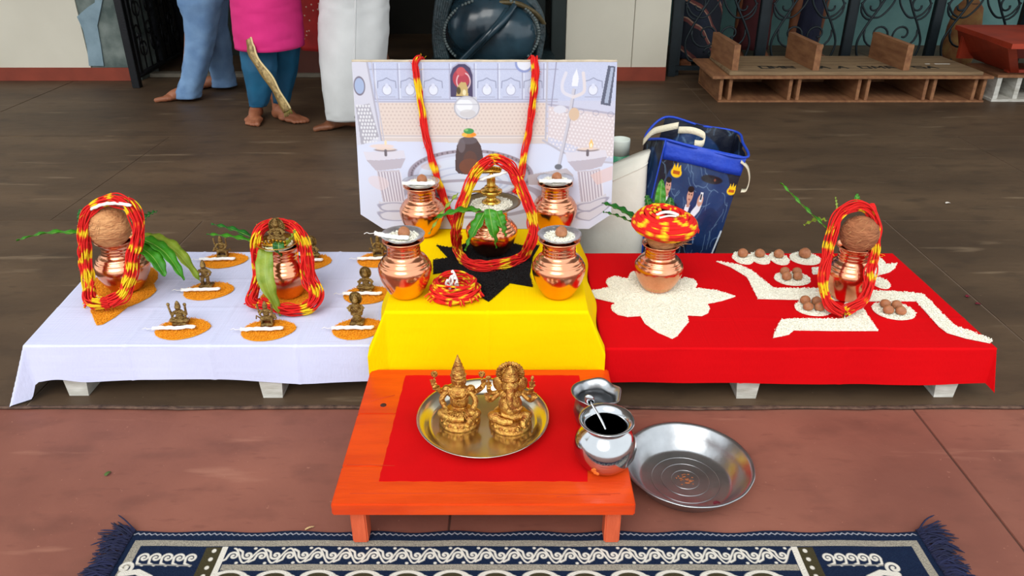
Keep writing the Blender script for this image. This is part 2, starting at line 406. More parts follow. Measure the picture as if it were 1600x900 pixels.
def cloth(name, label, mt, c00, c10, c01, c11, z, dropF, dropL, dropR, flF=.02, flL=.1, flR=.1, creases=(), seed=0, hem=None, rows=()):
    """corners: c00 front-left, c10 front-right, c01 back-left, c11 back-right of the table top"""
    W = c10[0] - c00[0]; D = c01[1] - c00[1]; nx = 150; nt = 90
    ss = np.concatenate([np.linspace(-dropL, 0, 13)[:-1], np.linspace(0, W, nx), np.linspace(W, W + dropR, 13)[1:]])
    dmax = max(dropF, .01)
    ts = np.concatenate([np.linspace(0, D, nt), D + np.linspace(0, dmax, 22)[1:]])
    vs = []; fs = []
    for t in ts:
        for s_ in ss:
            u = min(max(s_ / W, 0), 1); v = min(t / D, 1)      # v: 0 back .. 1 front
            f = [c01[i] * (1 - u) + c11[i] * u for i in (0, 1)]; g = [c00[i] * (1 - u) + c10[i] * u for i in (0, 1)]
            x = f[0] * (1 - v) + g[0] * v; y = f[1] * (1 - v) + g[1] * v
            dl = max(-s_, 0); dr = max(s_ - W, 0); df = max(t - D, 0)
            if hem and df: df *= hem(x - dl * 1.5)
            side = max(dl, dr); dz = max(side, df) if min(side, df) == 0 else max(side, df) + .12 * min(side, df)
            k = math.exp(-((min(side, .02) + min(df, .02)) ** 0) * 0)
            rip = .5 * math.sin(x * 21 + seed) + .5 * noise.noise(Vector((x * 9, seed, 0)))
            x += -dl * flL + dr * flR; y += -df * flF - df * .05 * rip
            if side: x += (-1 if dl else 1) * side * .06 * math.sin(y * 23 + seed)
            if df and side: y -= min(df, side) * .25
            zz = z - dz
            n1 = noise.noise(Vector((x * 4.1, y * 4.1, seed))) * .0016 + noise.noise(Vector((x * 13, y * 11, seed + 3))) * .0008
            if not (dl or dr or df):
                for cx in creases: zz += .0022 * math.exp(-((x - cx) / .004) ** 2)
                for cy in rows: zz += .0016 * math.exp(-((y - cy) / .004) ** 2)
                zz += abs(n1)
            else:
                y -= n1 * 1.6 + sum(.0022 * math.exp(-((x - cx) / .005) ** 2) for cx in creases)
            vs.append((x, y, max(zz, .002)))
    n = len(ss)
    for j in range(len(ts) - 1):
        for i in range(n - 1): fs.append((j * n + i, (j + 1) * n + i, (j + 1) * n + i + 1, j * n + i + 1))
    m = MB(); m.add(vs, fs); base = ((c00[0] + c10[0]) / 2, (c00[1] + c01[1]) / 2, z)
    o = m.build(name, mt, None, base)
    return tag(o, label, 'tablecloth')
hemW = lambda x: 1.0 if x > -1.16 else (.9 if x > -1.22 else 1.15)
cloth('tablecloth', 'white cotton cloth spread over the low left table', weave('white_cotton_cloth', (212, 216, 244)), (-1.262, 1.698), (-.335, 1.698), (-1.318, 2.284), (-.335, 2.284), .1675, .108, .15, .004, flL=.38, creases=(-1.0, -.785, -.56), rows=(1.9, 2.08), seed=1.3,
      hem=lambda x: 1.0 + .06 * math.sin(x * 9) + (.38 * max(0, min(1, (-1.25 - x) / .06)) if x < -1.25 else 0) - .12 * math.exp(-((x + 1.2) / .05) ** 2))
cloth('tablecloth', 'red cotton cloth spread over the low right table', weave('red_cotton_cloth', (212, 10, 18)), (.232, 1.684), (1.244, 1.684), (.232, 2.274), (1.236, 2.274), .1675, .108, .02, .11, flR=.18, creases=(.60, .86), rows=(1.84,), seed=4.2, hem=lambda x: .93 + .07 * min(1, max(0, (x - .25) / .4)) + .02 * math.sin(x * 8))
cloth('tablecloth', 'bright yellow cloth over the taller middle table', weave('yellow_cotton_cloth', (250, 214, 0)), (-.318, 1.68), (.19, 1.68), (-.318, 2.242), (.19, 2.242), .2775, .19, .1, .1, flF=.03, flL=.42, flR=.42, creases=(-.06,), rows=(), seed=7.7, hem=lambda x: 1 + .06 * math.sin(x * 6 + 1))
ZW, ZY = .1690, .2790

# ------------------------------------------------------------------ orange low stool in front
OR_W = mat('orange_painted_wood', (226, 74, 8), .42, col2=(204, 58, 8), vs=5, bump=.12, bs=30, stretch=(1, 6, 6), spec=.4, coat=.2)
OR_L = mat('faded_orange_wood', (218, 96, 56), .6, col2=(196, 80, 44), vs=12, bump=.2, bs=40, stretch=(5, 5, 1))
REDP = mat('red_paint_square', (206, 2, 8), .85, spec=.15, var=.12, vs=8, bump=.05, bs=200)
stool = thing('low_stool', 'orange painted low wooden stool with a red square on top', 'stool', (-.055, 1.415, 0))
XA, XB, YA, YB, HT = -.362, .247, 1.168, 1.662, .12
ys = [YA, 1.285, 1.47, YB]
for i in range(3):
    m = MB(); m.box(((XA + XB) / 2, (ys[i] + ys[i + 1]) / 2, HT - .015), (XB - XA, ys[i + 1] - ys[i] - .0008, .03), bev=.003)
    m.build('plank', OR_W, stool, smooth=False)
for sx in (XA + .035, XB - .052):
    for y in (1.19, 1.6):
        m = MB(); m.box((sx + .012, y + .014, .045), (.032, .04, .09), bev=.003).build('leg', OR_L, stool, smooth=False)
    m = MB(); m.box((sx + .012, 1.41, .075), (.022, .36, .03), bev=.002).build('cross_bar', OR_L, stool, smooth=False)
q = [on(633, 590, HT), on(906, 590, HT), on(922, 752, HT), on(582, 752, HT)]
q = [Vector((-.270, 1.632, 0)), Vector((.170, 1.632, 0)), Vector((.158, 1.236, 0)), Vector((-.276, 1.236, 0))]
outl = []
for i in range(4):
    a, b = q[i], q[(i + 1) % 4]
    for k in range(30):
        p = a.lerp(b, k / 30); p += Vector((noise.noise(p * 40), noise.noise(p * 40 + Vector((5, 5, 5))), 0)) * .0025; outl.append(p)
MB().prism(outl, HT - .001, HT + .0006).build('painted_square', REDP, stool, smooth=False)
MB().lathe([(.0075, 0), (.0072, .0008), (0, .001)], (on(599, 633, HT).x, on(599, 633, HT).y, HT - .0002), 16).build('knot', mat('dark_knot', (58, 24, 14), .8), stool)
for p, q_ in (((-.352, 1.288), (-.25, 1.285)), ((-.33, 1.2), (.2, 1.196)), ((.09, 1.19), (.22, 1.2)), ((-.34, 1.52), (-.285, 1.545))):
    m = MB(); m.tube([(p[0], p[1], HT + .0001), ((p[0] + q_[0]) / 2, (p[1] + q_[1]) / 2 + .002, HT + .0002), (q_[0], q_[1], HT + .0001)], .0007, 5).build('scratch', mat('scratched_wood', (188, 58, 14), .8), stool)

# ------------------------------------------------------------------ woven mat at the bottom
MATM = mat('woven_mat', (255, 255, 255), .9, attr=True, bump=.5, bs=420, spec=.1)
MX0, MX1, MYF, MYN = -.803, .862, 1.217, .86
pr = Print(MX0, MX1, MYF, MYN, 1300, 270, (16, 28, 54))
BEI, NAVY, CRM, OLV = (176, 168, 150), (18, 30, 60), (222, 216, 204), (66, 60, 40)
def dY(d): return MYF - d
pr.speckle(MX0, MX1, MYN, MYF, (40, 58, 84), .35, 9)
for a, b in ((.026, .042), (.089, .105)):
    if a < .05: pr.rect(MX0 + .016, MX1 - .016, dY(b), dY(a), BEI)
    else: pr.rect(-.585, .575, dY(b), dY(a), BEI)
    pr.speckle(MX0 + .016 if a < .05 else -.585, MX1 - .016 if a < .05 else .575, dY(b), dY(a), (96, 92, 90), .75, 3)
for xa, xb in ((MX0 + .016, MX0 + .034), (MX1 - .034, MX1 - .016)):
    pr.rect(xa, xb, MYN, dY(.03), BEI); pr.speckle(xa, xb, MYN, dY(.03), (90, 88, 88), .7, 5)
zz = [(MX0 + i * .0062, dY(.006 + (.0048 if i % 2 else 0))) for i in range(268)]
pr.stroke(zz, .0008, (206, 206, 214), .9)
per = .0575; k0 = 0
xq = -.572
while xq < .55:
    cy = dY(.0665)
    # running vine scroll: an undulating stem with a curl in each hollow
    pr.stroke([(xq + per * u, cy + .0185 * math.cos(2 * PI * u)) for u in np.linspace(0, 1, 25)], .0019, CRM)
    pr.stroke(spiral(xq + .003, cy - .001, .0108, 1.25, PI * .98, -1), .0023, CRM); pr.stroke([(xq - .0078, cy - .001), (xq - .010, cy - .010), (xq - .0195, cy - .016)], .0023, CRM)
    pr.stroke(spiral(xq + per / 2 + .003, cy + .001, .0108, 1.25, PI * 1.02, 1), .0023, CRM); pr.stroke([(xq + per / 2 - .0078, cy + .001), (xq + per / 2 - .010, cy + .010), (xq + per / 2 - .0195, cy + .016)], .0023, CRM)
    pr.ell(xq + .014, cy - .019, .0034, .003, CRM); pr.ell(xq + per / 2 + .014, cy + .019, .0034, .003, CRM)
    xq += per
for sg, xb in ((-1, -.587), (1, .577)):
    pr.rect(min(xb, xb + sg * .045), max(xb, xb + sg * .045), MYN, dY(.044), OLV)
    pr.rect(min(xb, xb + sg * .012), max(xb, xb + sg * .012), MYN, dY(.043), CRM)
    for k in range(14): pr.ell(xb + sg * .026, dY(.054 + .022 * k), .0045, .005, CRM)
    for k in range(5):
        cx = xb + sg * (.066 + .024 * k); cy = dY(.073)
        pr.stroke(spiral(cx, cy, .0115, 1.3, 0 if sg > 0 else PI, sg), .0024, CRM)
        pr.stroke([(cx + sg * .0115, cy), (cx + sg * .009, cy - .014), (cx - sg * .004, cy - .02)], .0024, CRM)
    pr.stroke([(xb + sg * .06, dY(.092)), (xb + sg * .17, dY(.091))], .0018, (150, 146, 140))
    cx = xb + sg * .19; pr.stroke(spiral(cx, dY(.098), .017, 1.4, -PI / 2, -sg), .0034, CRM)
    pr.stroke([(cx, dY(.115)), (cx - sg * .03, dY(.11)), (cx - sg * .06, dY(.125)), (cx - sg * .05, dY(.15))], .007, CRM)
    for k in range(5): pr.ell(xb + sg * (.075 + .03 * k), dY(.17), .02, .026, OLV); pr.ring(xb + sg * (.075 + .03 * k), dY(.17), .02, .026, .002, CRM)
xq = -.56
while xq < .56:
    pr.ell(xq, dY(.128), .03, .022, OLV); pr.ring(xq, dY(.124), .03, .016, .0035, CRM); pr.stroke(spiral(xq + .03, dY(.132), .015, 1.2, 0, 1), .003, CRM)
    pr.ell(xq, dY(.2), .025, .04, (60, 66, 70)); pr.ring(xq, dY(.2), .03, .05, .003, CRM)
    xq += .088
mt_ = thing('woven_mat', 'navy and cream woven mat with scroll border and fringed ends', 'mat', (.03, 1.04, -.006))
def mfn(x, y):
    z = .0022 + .0011 * np.sin(x * 11) * np.sin(x * 29 + 1) + .0006 * np.sin(y * 60)
    e = .003 * np.sin(x * 37) * np.clip((y - 1.19) / .03, 0, 1)
    return np.stack([x - .03, y + e - 1.04, z + .001], -1)
pr.grid('weave', mfn, MATM, mt_, solid=.003)
NAVT = mat('navy_thread', (20, 26, 66), .85, island=.5)
for sg, xe in ((-1, MX0), (1, MX1)):
    m = MB(); y = MYF + .003
    while y > .9:
        for k in range(3):
            L = random.uniform(.035, .065) * (1.25 if y > 1.19 else 1); a = random.uniform(-.5, .75) if y > 1.19 else random.uniform(-.45, .45)
            p0 = Vector((xe - sg * .004, y + random.uniform(-.003, .003), random.uniform(-.001, .003)))
            p2 = p0 + Vector((sg * L * math.cos(a), L * math.sin(a), random.uniform(-.004, .004)))
            p1 = p0.lerp(p2, .5) + Vector((0, random.uniform(-.006, .006), random.uniform(.002, .009)))
            p2.z = max(p2.z, -.003)
            m.tube(spline([p0, p1, p2], 3), [.0018] * 6 + [.0007], 4)
        y -= .0034
    tag(m.build('fringe', NAVT, mt_), kind='stuff')

# ------------------------------------------------------------------ steel tray, lota, cup, basin, spoon
tc_ = on(755, 664, HT + .006); TRAY = Vector((-.066, 1.428, HT + .0008))
tr = [(0, .002), (.118, .002), (.124, .0035), (.128, .007), (.135, .016), (.147, .026), (.153, .0275), (.155, .0268), (.1535, .0252), (.147, .024), (.1365, .0145), (.129, .005), (.124, .0008), (0, 0)]
t = MB().lathe([(r * .975, z) for r, z in tr[::-1]], TRAY, 72).build('steel_tray', mat('tray_steel', (212, 206, 190), .2, 1, var=.1, vs=8, bump=.03, bs=18), None, TRAY)
tag(t, 'round steel tray holding the two brass idols', 'tray')

def lota_prof(s=1.0):
    o_ = [(0, 0), (.036, 0), (.042, .002), (.054, .014), (.064, .034), (.0665, .052), (.063, .070), (.053, .086), (.044, .094), (.0415, .099), (.0425, .104), (.049, .1115), (.0555, .115), (.0575, .1145)]
    i_ = [(.0575, .1165), (.054, .1172), (.047, .1125), (.0405, .105), (.0395, .099), (.042, .093), (.051, .084), (.061, .069), (.064, .052), (.061, .034), (.05, .014), (.03, .004), (0, .003)]
    return [(r * s, z * s) for r, z in o_ + i_]
LP = Vector((.196, 1.292, HT + .0006))
lt = thing('steel_lota', 'polished steel water pot standing on the orange stool corner', 'water pot', LP)
MB().lathe(lota_prof(), LP, 64).build('body', STEEL, lt)
MB().lathe([(0, 0), (.046, 0)], LP + Vector((0, 0, .088)), 40).build('water', mat('dark_water', (10, 22, 28), .04, spec=.5), lt)
m = MB()      # small worn orange stamp on the belly
for k, (a, zc, rr) in enumerate([(-2.05, .030, .0045), (-1.98, .0265, .005), (-1.9, .0245, .004), (-2.0, .034, .003)]):
    r = .0632 + .0016; c = LP + Vector((r * math.cos(a), r * math.sin(a), zc)); m.ell(c, (.004, .0012, rr), Matrix.Rotation(a + PI / 2, 3, 'Z'))
m.build('orange_stamp', mat('orange_stamp_ink', (214, 104, 30), .6), lt)
sp = thing('spoon', 'thin steel spoon leaning inside the steel water pot', 'spoon', at(945, 668, 1.29))
a, b = at(947, 672, 1.287), at(924, 630, 1.325)
m = MB(); m.tube(spline([a, a.lerp(b, .5) + Vector((0, 0, .003)), b], 8), .0034, 10, flat=.6); m.build('handle', STEEL, sp)
d = (b - a).normalized(); m = MB(); m.ell(b + d * .008, (.010, .005, .014), Matrix.Rotation(-.4, 3, 'Y'), 16, 10); m.build('bowl', STEEL, sp)
CP = Vector((.190, 1.434, HT + .0006))
cp = thing('steel_cup', 'dented shiny steel pot half hidden behind the water pot', 'pot', CP)
wob = lambda r, z, a: (r * (1 + .03 * math.sin(7 * a) * (z / .09) ** 2), z + .0035 * math.sin(5 * a + 1) * (z / .09) ** 3)
MB().lathe([(0, 0), (.03, 0), (.044, .012), (.05, .035), (.047, .055), (.043, .064), (.044, .07), (.052, .082), (.056, .086), (.054, .087), (.049, .081), (.041, .07), (.04, .062), (.044, .052), (.046, .035), (.04, .014), (0, .004)], CP, 56, wob).build('body', STEEL_W, cp)

BP = Vector((.402, 1.385, -.0055))
def bw(r, z, a): k = max(0, (z - .02) / .035); return r * (1 + .003 * k * math.sin(13 * a) + .004 * k * math.sin(4 * a + 1)), z
m = MB().lathe([(0, 0), (.098, 0), (.106, .003), (.124, .028), (.139, .050), (.146, .054), (.149, .053), (.1495, .0512), (.1465, .0508), (.141, .047), (.127, .026), (.109, .0015), (.1, -.0012), (0, -.0012)][::-1], BP + Vector((0, 0, .0015)), 80, bw)
bs_ = thing('steel_basin', 'wide shallow steel basin on the red floor beside the stool', 'basin', BP)
m.build('body', STEEL_W, bs_)
for r in (.032, .055, .078):
    MB().tube([(BP.x + r * math.cos(2 * PI * k / 48), BP.y + r * math.sin(2 * PI * k / 48), BP.z + .0012) for k in range(48)], .0012, 6, True).build('spun_ring', STEEL_W, bs_)
m = MB()
for k in range(26):
    a = random.random() * 2 * PI; r = .022 * random.random() ** .7
    m.ell(BP + Vector((r * math.cos(a), r * math.sin(a), .0018)), (.0032 * random.uniform(.5, 1.4), .0022 * random.uniform(.6, 1.4), .0008), None, 8, 5)
m.build('rust_spots', mat('rust_brown', (170, 100, 60), .8, var=.4, vs=60), bs_)

# ------------------------------------------------------------------ altar things: builders
RED, YEL, ORG = lin((232, 16, 8)), lin((255, 212, 10)), lin((246, 100, 10))
def frames(path, closed=False):
    out = []; px = None; n = len(path)
    for i, p in enumerate(path):
        a = path[i - 1] if (i > 0 or closed) else p; b = path[(i + 1) % n] if (i < n - 1 or closed) else p
        t = (b - a); t = t.normalized() if t.length > 1e-9 else Vector((0, 0, 1))
        x = (Vector((.1, 1, .05)).cross(t) if px is None else px - t * px.dot(t))
        if x.length < 1e-4: x = Vector((1, 0, 0)).cross(t)
        x.normalize(); px = x; out.append((p, x, t.cross(x)))
    return out
def strands(m, path, n, R, rs=.0021, closed=False, seed=0, twist=3.0, bulge=None, thr=.16, freq=34, seg=5):
    fr = frames(path, closed); s = [0.]
    for i in range(1, len(path)): s.append(s[-1] + (path[i] - path[i - 1]).length)
    for k in range(n):
        r0 = R * math.sqrt((k + .5) / n); a0 = k * 2.39996 + seed; pts = []; cols = []
        for i, (p, x, y) in enumerate(fr):
            q = Vector((s[i] * 14, k * 3.1, seed)); b = bulge(i / (len(fr) - 1)) if bulge else 1
            a = a0 + twist * s[i] * (0 if closed else 1) + .8 * noise.noise(q); r = r0 * b * (1 + .6 * noise.noise(q * 1.6 + Vector((9, 2, 1))))
            pts.append(p + x * math.cos(a) * r + y * math.sin(a) * r)
            v = noise.noise(Vector((s[i] * freq, math.cos(a0) * .4 + k * .02, seed * 1.7))) + .2 * noise.noise(Vector((s[i] * freq * 3, k * 2.2, seed)))
            c = YEL if v > thr else (ORG if v > thr - .06 else RED)
            cols.append(tuple(c))
        m.tube(pts, rs, seg, closed, cols)
def garland(name, label, pts, n=16, R=.011, closed=False, seed=0, bulge=None, loc=None, thr=.22, extra=None, sm=9, rs=.0021):
    path = spline(pts, sm, closed); m = MB(); strands(m, path, n, R, rs, closed, seed, bulge=bulge, thr=thr)
    if extra: extra(m)
    for k in range(130):
        p = random.choice(path); d = Vector((random.gauss(0, 1), random.gauss(0, 1), random.gauss(0, 1))).normalized(); p = p + d * R * .9; e = p + d * .006 + Vector((random.gauss(0, .005), random.gauss(0, .005), random.gauss(0, .005)))
        m.tube([p, p.lerp(e, .5) + d * .002, e], .0005, 3, False, [tuple(RED if k % 4 else YEL)] * 3)
    loc = loc or min(path, key=lambda p: p.z)
    o = m.build(name, MOLI, None, loc)
    return tag(o, label, 'thread garland')

def leaf(m, base, tip, width, bow=(0, 0, .02), wave=.0035, n=22, roll=0.0, seed=0):
    base, tip = Vector(base), Vector(tip); mid = base.lerp(tip, .5) + Vector(bow); path = spline([base, mid, tip], n // 2)
    vs = []; fs = []; N_ = len(path); up = Vector((0, 0, 1))
    for i, p in enumerate(path):
        u = i / (N_ - 1); t = (path[min(i + 1, N_ - 1)] - path[max(i - 1, 0)]).normalized()
        sd_ = t.cross(up); sd_ = sd_.normalized() if sd_.length > .05 else Vector((1, 0, 0)); nn = sd_.cross(t)
        if roll: R_ = Matrix.Rotation(roll, 3, t); sd_ = R_ @ sd_; nn = R_ @ nn
        wd = width * .5 * (min(1, (u / .1) ** .6) if u < .1 else 1) * (math.sin(PI * (.16 + .84 * u) ** .85) ** .8 if u < 1 else 0) + .0006
        for k, q in enumerate((-1, -.5, 0, .5, 1)):
            zz = abs(q) * wd * .38 + (wave * math.sin(u * 30 + q * 1.3 + seed) * abs(q))
            vs.append(p + sd_ * q * wd + nn * zz)
    for i in range(N_ - 1):
        for k in range(4): fs.append((i * 5 + k, i * 5 + k + 1, (i + 1) * 5 + k + 1, (i + 1) * 5 + k))
    m.add(vs, fs); return path
def sprig(label, loc, leaves, name='leaf_sprig'):
    t = thing(name, label, 'leaves', loc)
    for i, (b, tp, wd, bow, mt) in enumerate(leaves):
        m = MB(); path = leaf(m, b, tp, wd, bow, seed=i * 2.1)
        lf = m.build('leaf', mt, t, solid=.0006)
        MB().tube(path[:-2], [.0012 * (1 - .7 * k / len(path)) for k in range(len(path) - 2)], 5).build('midrib', mat('leaf_midrib', (150, 178, 80), .5), lf)
    return t

KP = [(0, 0), (.034, 0), (.038, .003), (.044, .010), (.054, .027), (.0625, .047), (.0672, .064), (.0685, .076), (.0672, .085), (.0635, .091), (.0612, .0925), (.0618, .0955), (.0585, .100), (.0542, .1025), (.0546, .1055), (.0500, .109), (.0455, .112), (.0425, .116), (.0415, .121), (.0425, .1225), (.0415, .1245), (.0412, .130), (.0422, .1315), (.0413, .1335), (.0412, .139), (.0438, .146), (.0495, .152), (.0515, .1535), (.0515, .1555)]
KT = [(0, 0), (.032, 0), (.038, .004), (.047, .018), (.053, .036), (.0545, .054), (.052, .070), (.048, .079), (.049, .083), (.046, .088), (.047, .092), (.0435, .098), (.0445, .102), (.041, .108), (.0415, .122), (.0425, .135), (.047, .147), (.049, .15), (.049, .1525)]
def kalash(name, label, loc, s=1.0, prof=KP, petals=False, sz=1.0):
    loc = Vector(loc); pf = [(r * s, z * s * sz) for r, z in prof]; inner = [(max(r - .002, 0), z) for r, z in pf[:2:-1]] + [(0, pf[2][1])]
    t = thing(name, label, 'copper pot', loc)
    MB().lathe(pf + inner, loc, 64).build('body', COPPER, t)
    m = MB(); R, zt = pf[-1]; m.tube([(loc.x + R * math.cos(2 * PI * k / 64), loc.y + R * math.sin(2 * PI * k / 64), loc.z + zt) for k in range(64)], .0018 * s, 8, True).build('rim', COPPER, t)
    if petals:
        for k in range(14):
            a = 2 * PI * k / 14; m = MB(); vs = []; fs = []
            for i in range(7):
                z = .012 + .05 * i / 6; hw = .19 * math.sqrt(max(0, 1 - (i / 6) ** 2.6)) + .001
                r = float(np.interp(z, [q[1] for q in prof[:9]], [q[0] for q in prof[:9]])) + .0012
                for j in range(5):
                    b = a + hw * (j - 2) / 2; vs.append(loc + Vector((r * s * math.cos(b), r * s * math.sin(b), z * s)))
            for i in range(6):
                for j in range(4): fs.append((i * 5 + j, i * 5 + j + 1, (i + 1) * 5 + j + 1, (i + 1) * 5 + j))
            m.add(vs, fs).build('engraved_petal', mat('pale_copper', (240, 186, 132), .24, 1, var=.2, vs=80), t)
    return t, pf[-1][1] + loc.z
def coconut(label, c, r, mt, tilt=0.0, tuft=None):
    c = Vector(c); t = thing('coconut', label, 'coconut', c)
    m = MB(); M = Matrix.Rotation(tilt, 3, 'Y'); vs0 = len(m.v); m.ell((0, 0, 0), r, None, 36, 24)
    m.v = [tuple(c + M @ (Vector(v) * (1 + .035 * noise.noise(Vector(v) * 45) + .02 * noise.noise(Vector(v) * 120)))) for v in m.v]
    m.build('husk', mt, t)
    m = MB()
    for k in range(46):
        a = random.uniform(0, 2 * PI); e = random.uniform(-.9, .9); L = random.uniform(.02, .05)
        pts = [c + M @ Vector((r[0] * 1.005 * math.cos(e + q * L * 9) * math.cos(a + q * .18), r[1] * 1.005 * math.cos(e + q * L * 9) * math.sin(a + q * .18), r[2] * 1.005 * math.sin(e + q * L * 9))) for q in (0, .5, 1)]
        m.tube(pts, .0006, 4)
    tag(m.build('fibres', mat('husk_fibre', (208, 152, 100), .9, island=.4), t), kind='stuff')
    if tuft:
        m = MB()
        for k in range(60):
            p = c + Vector(tuft[0]) + Vector((random.gauss(0, .008), random.gauss(0, .006), random.gauss(0, .006)))
            d = Vector(tuft[1]) * random.uniform(.6, 1.2) + Vector((random.gauss(0, .008), random.gauss(0, .006), random.gauss(0, .008)))
            m.tube([p, p + d * .5 + Vector((0, 0, .003)), p + d], [.0009, .0008, .0004], 4)
        tag(m.build('tuft', mat('husk_fibre', (208, 152, 100), .9), t), kind='stuff')
    return t

def inpoly(x, y, P):
    ins = np.zeros(x.shape, bool); n = len(P)
    for i in range(n):
        (xa, ya), (xb, yb) = P[i], P[(i + 1) % n]
        if ya == yb: continue
        ins ^= ((y >= min(ya, yb)) & (y < max(ya, yb))) & (x < xa + (y - ya) * (xb - xa) / (yb - ya))
    return ins
def grains(name, label, polys, z, mt, gl=.0062, gw=.0022, pitch=4.2e-6, cat='rice', rise=.004, seed=1, dome=None):
    """a strewn pile: real grains in several layers over their own outline"""
    r = np.random.default_rng(seed); V = []; F = []; nv = 0
    pts = []
    for P in polys:
        A = np.array(P); lo, hi = A.min(0), A.max(0); n = int((hi[0] - lo[0]) * (hi[1] - lo[1]) / pitch)
        x = r.uniform(lo[0], hi[0], n); y = r.uniform(lo[1], hi[1], n); k = inpoly(x, y, P); pts.append(np.stack([x[k], y[k]], -1))
    pts = np.concatenate(pts); n = len(pts)
    h = r.random(n) ** 1.2 * rise
    if dome is not None:
        cx, cy, rr, hh = dome; h = h + hh * np.clip(1 - ((pts[:, 0] - cx) ** 2 + (pts[:, 1] - cy) ** 2) / rr ** 2, 0, 1) * r.uniform(.55, 1, n)
    pts = pts + r.normal(0, .0009, pts.shape)
    a = r.uniform(0, PI, n); e = r.normal(0, .3, n); L = gl * r.uniform(.75, 1.15, n) / 2; W = gw * r.uniform(.8, 1.2, n) / 2
    ux, uy, uz = np.cos(a) * np.cos(e), np.sin(a) * np.cos(e), np.sin(e); vx, vy = -np.sin(a), np.cos(a)
    c = np.stack([pts[:, 0], pts[:, 1], z + gw * .45 + h], -1); u = np.stack([ux, uy, uz], -1) * L[:, None]; v = np.stack([vx, vy, 0 * vx], -1) * W[:, None]; wv = np.array([0, 0, 1.])[None] * W[:, None]
    base = np.array([pts[:, 0].mean(), pts[:, 1].mean(), z])
    V = np.stack([c + u, c - u, c + v, c - v, c + wv, c - wv], 1).reshape(-1, 3) - base
    T = np.array([(0, 2, 4), (2, 1, 4), (1, 3, 4), (3, 0, 4), (2, 0, 5), (1, 2, 5), (3, 1, 5), (0, 3, 5)])
    F = (np.arange(n)[:, None, None] * 6 + T[None]).reshape(-1, 3)
    nb = []
    bv = []; bf = []                      # thin bed so that no cloth shows between grains
    for P in polys:
        k = len(bv); m_ = len(P)
        bv += [(p[0] - base[0], p[1] - base[1], .0004) for p in P] + [(p[0] - base[0], p[1] - base[1], .0016) for p in P]
        bf += [[k + m_ + i for i in range(m_)]] + [[k + i, k + (i + 1) % m_, k + m_ + (i + 1) % m_, k + m_ + i] for i in range(m_)]
    nb = len(V); me = bpy.data.meshes.new(name)
    me.from_pydata(V.tolist() + bv, [], F.tolist() + [[i + nb for i in f] for f in bf]); me.update()
    o = link_mesh(name, me, mt, None, tuple(base), smooth=False); tag(o, label, cat, kind='stuff'); return o
def ellpoly(cx, cy, rx, ry, n=40, wob=.03, seed=0, rot=0.0, point=0.0):
    o = []
    for i in range(n):
        a = 2 * PI * i / n; q = 1 + wob * noise.noise(Vector((math.cos(a) * 2, math.sin(a) * 2, seed * 3.3))) + point * max(0, math.cos(a)) ** 6
        x, y = rx * q * math.cos(a), ry * q * math.sin(a); o.append((cx + x * math.cos(rot) - y * math.sin(rot), cy + x * math.sin(rot) + y * math.cos(rot)))
    return o
def px2(poly, h): return [tuple(on(x, y, h)[:2]) for x, y in poly]
def zoomed(pts, ox, oy, k): return [(ox + x / k, oy + y / k) for x, y in pts]

def cotton(label, a, b, r=.0042, sag=.0, seed=0, group=None, curl=True):
    a, b = Vector(a), Vector(b); pts = []
    for i in range(15):
        u = i / 14; p = a.lerp(b, u); q = Vector((u * 5, seed * 2.3, 0))
        pts.append(p + Vector((0, .004 * noise.noise(q), .0016 * noise.noise(q + Vector((4, 4, 4))) - sag * 4 * u * (1 - u))))
    m = MB()
    for k in range(3):
        o = Vector((0, (k - 1) * r * .75, (.35 if k == 1 else 0) * r)); m.tube([p + o + Vector((0, .0009 * math.sin(i * 1.9 + k * 2), .0008 * math.sin(i * 2.3 + k))) for i, p in enumerate(pts)], [r * .72] * 14 + [r * .4], 7)
    if curl:
        e = pts[0]; m.tube(spline([e, e + Vector((-.012, -.004, .001)), e + Vector((-.02, .004, .0)), e + Vector((-.026, -.002, -.001))], 4), .0009, 5)
    return tag(m.build('cotton_thread', COTTON, None, tuple(pts[7])), label, 'cotton thread', group)

def betel(label, c, r, group, seed=0):
    c = Vector(c); m = MB(); q = 1 + .15 * noise.noise(Vector((seed * 1.7, 0, 0)))
    m.lathe([(0, 0), (r * .55, .002 * q), (r * .9, r * .38), (r, r * .8), (r * .86, r * 1.3 * q), (r * .5, r * 1.62 * q), (r * .16, r * 1.78 * q), (0, r * 1.82 * q)], c, 20, lambda a_, z_, t_: (a_ * (1 + .04 * math.sin(3 * t_ + seed)), z_))
    return tag(m.build('betel_nut', NUT, None, c), label, 'betel nut', group)

# ------------------------------------------------------------------ white table: pot with coconut on the left
L1 = on(201, 452, ZW); L1.z = ZW + .004
grains('turmeric_rice', 'star of orange turmeric rice under the leftmost copper pot', [px2(zoomed([(355, 315), (366, 345), (378, 372), (402, 368), (450, 340), (500, 300), (540, 285), (590, 258), (612, 235), (600, 210), (616, 190), (617, 168), (600, 150), (540, 130), (450, 140), (380, 180), (350, 230), (400, 270), (370, 290)], 0, 360, 2.5), ZW)], ZW, TURM, .0046, .0022, 5e-6, seed=11)
kp, zt = kalash('copper_kalash', 'copper pot with coconut at the far left of the white cloth', L1, 1.10, sz=.92)
coconut('pale coconut on the leftmost copper pot', (L1.x + .004, L1.y - .030, zt + .050), (.061, .052, .060), COCO, -.1)
cotton('white cotton thread across the leftmost coconut', at(143, 327, 1.95), at(205, 322, 1.95), .0045, -.012, 1, curl=False)
G = lambda lst: [at(x, y, Y) for x, y, Y in lst]
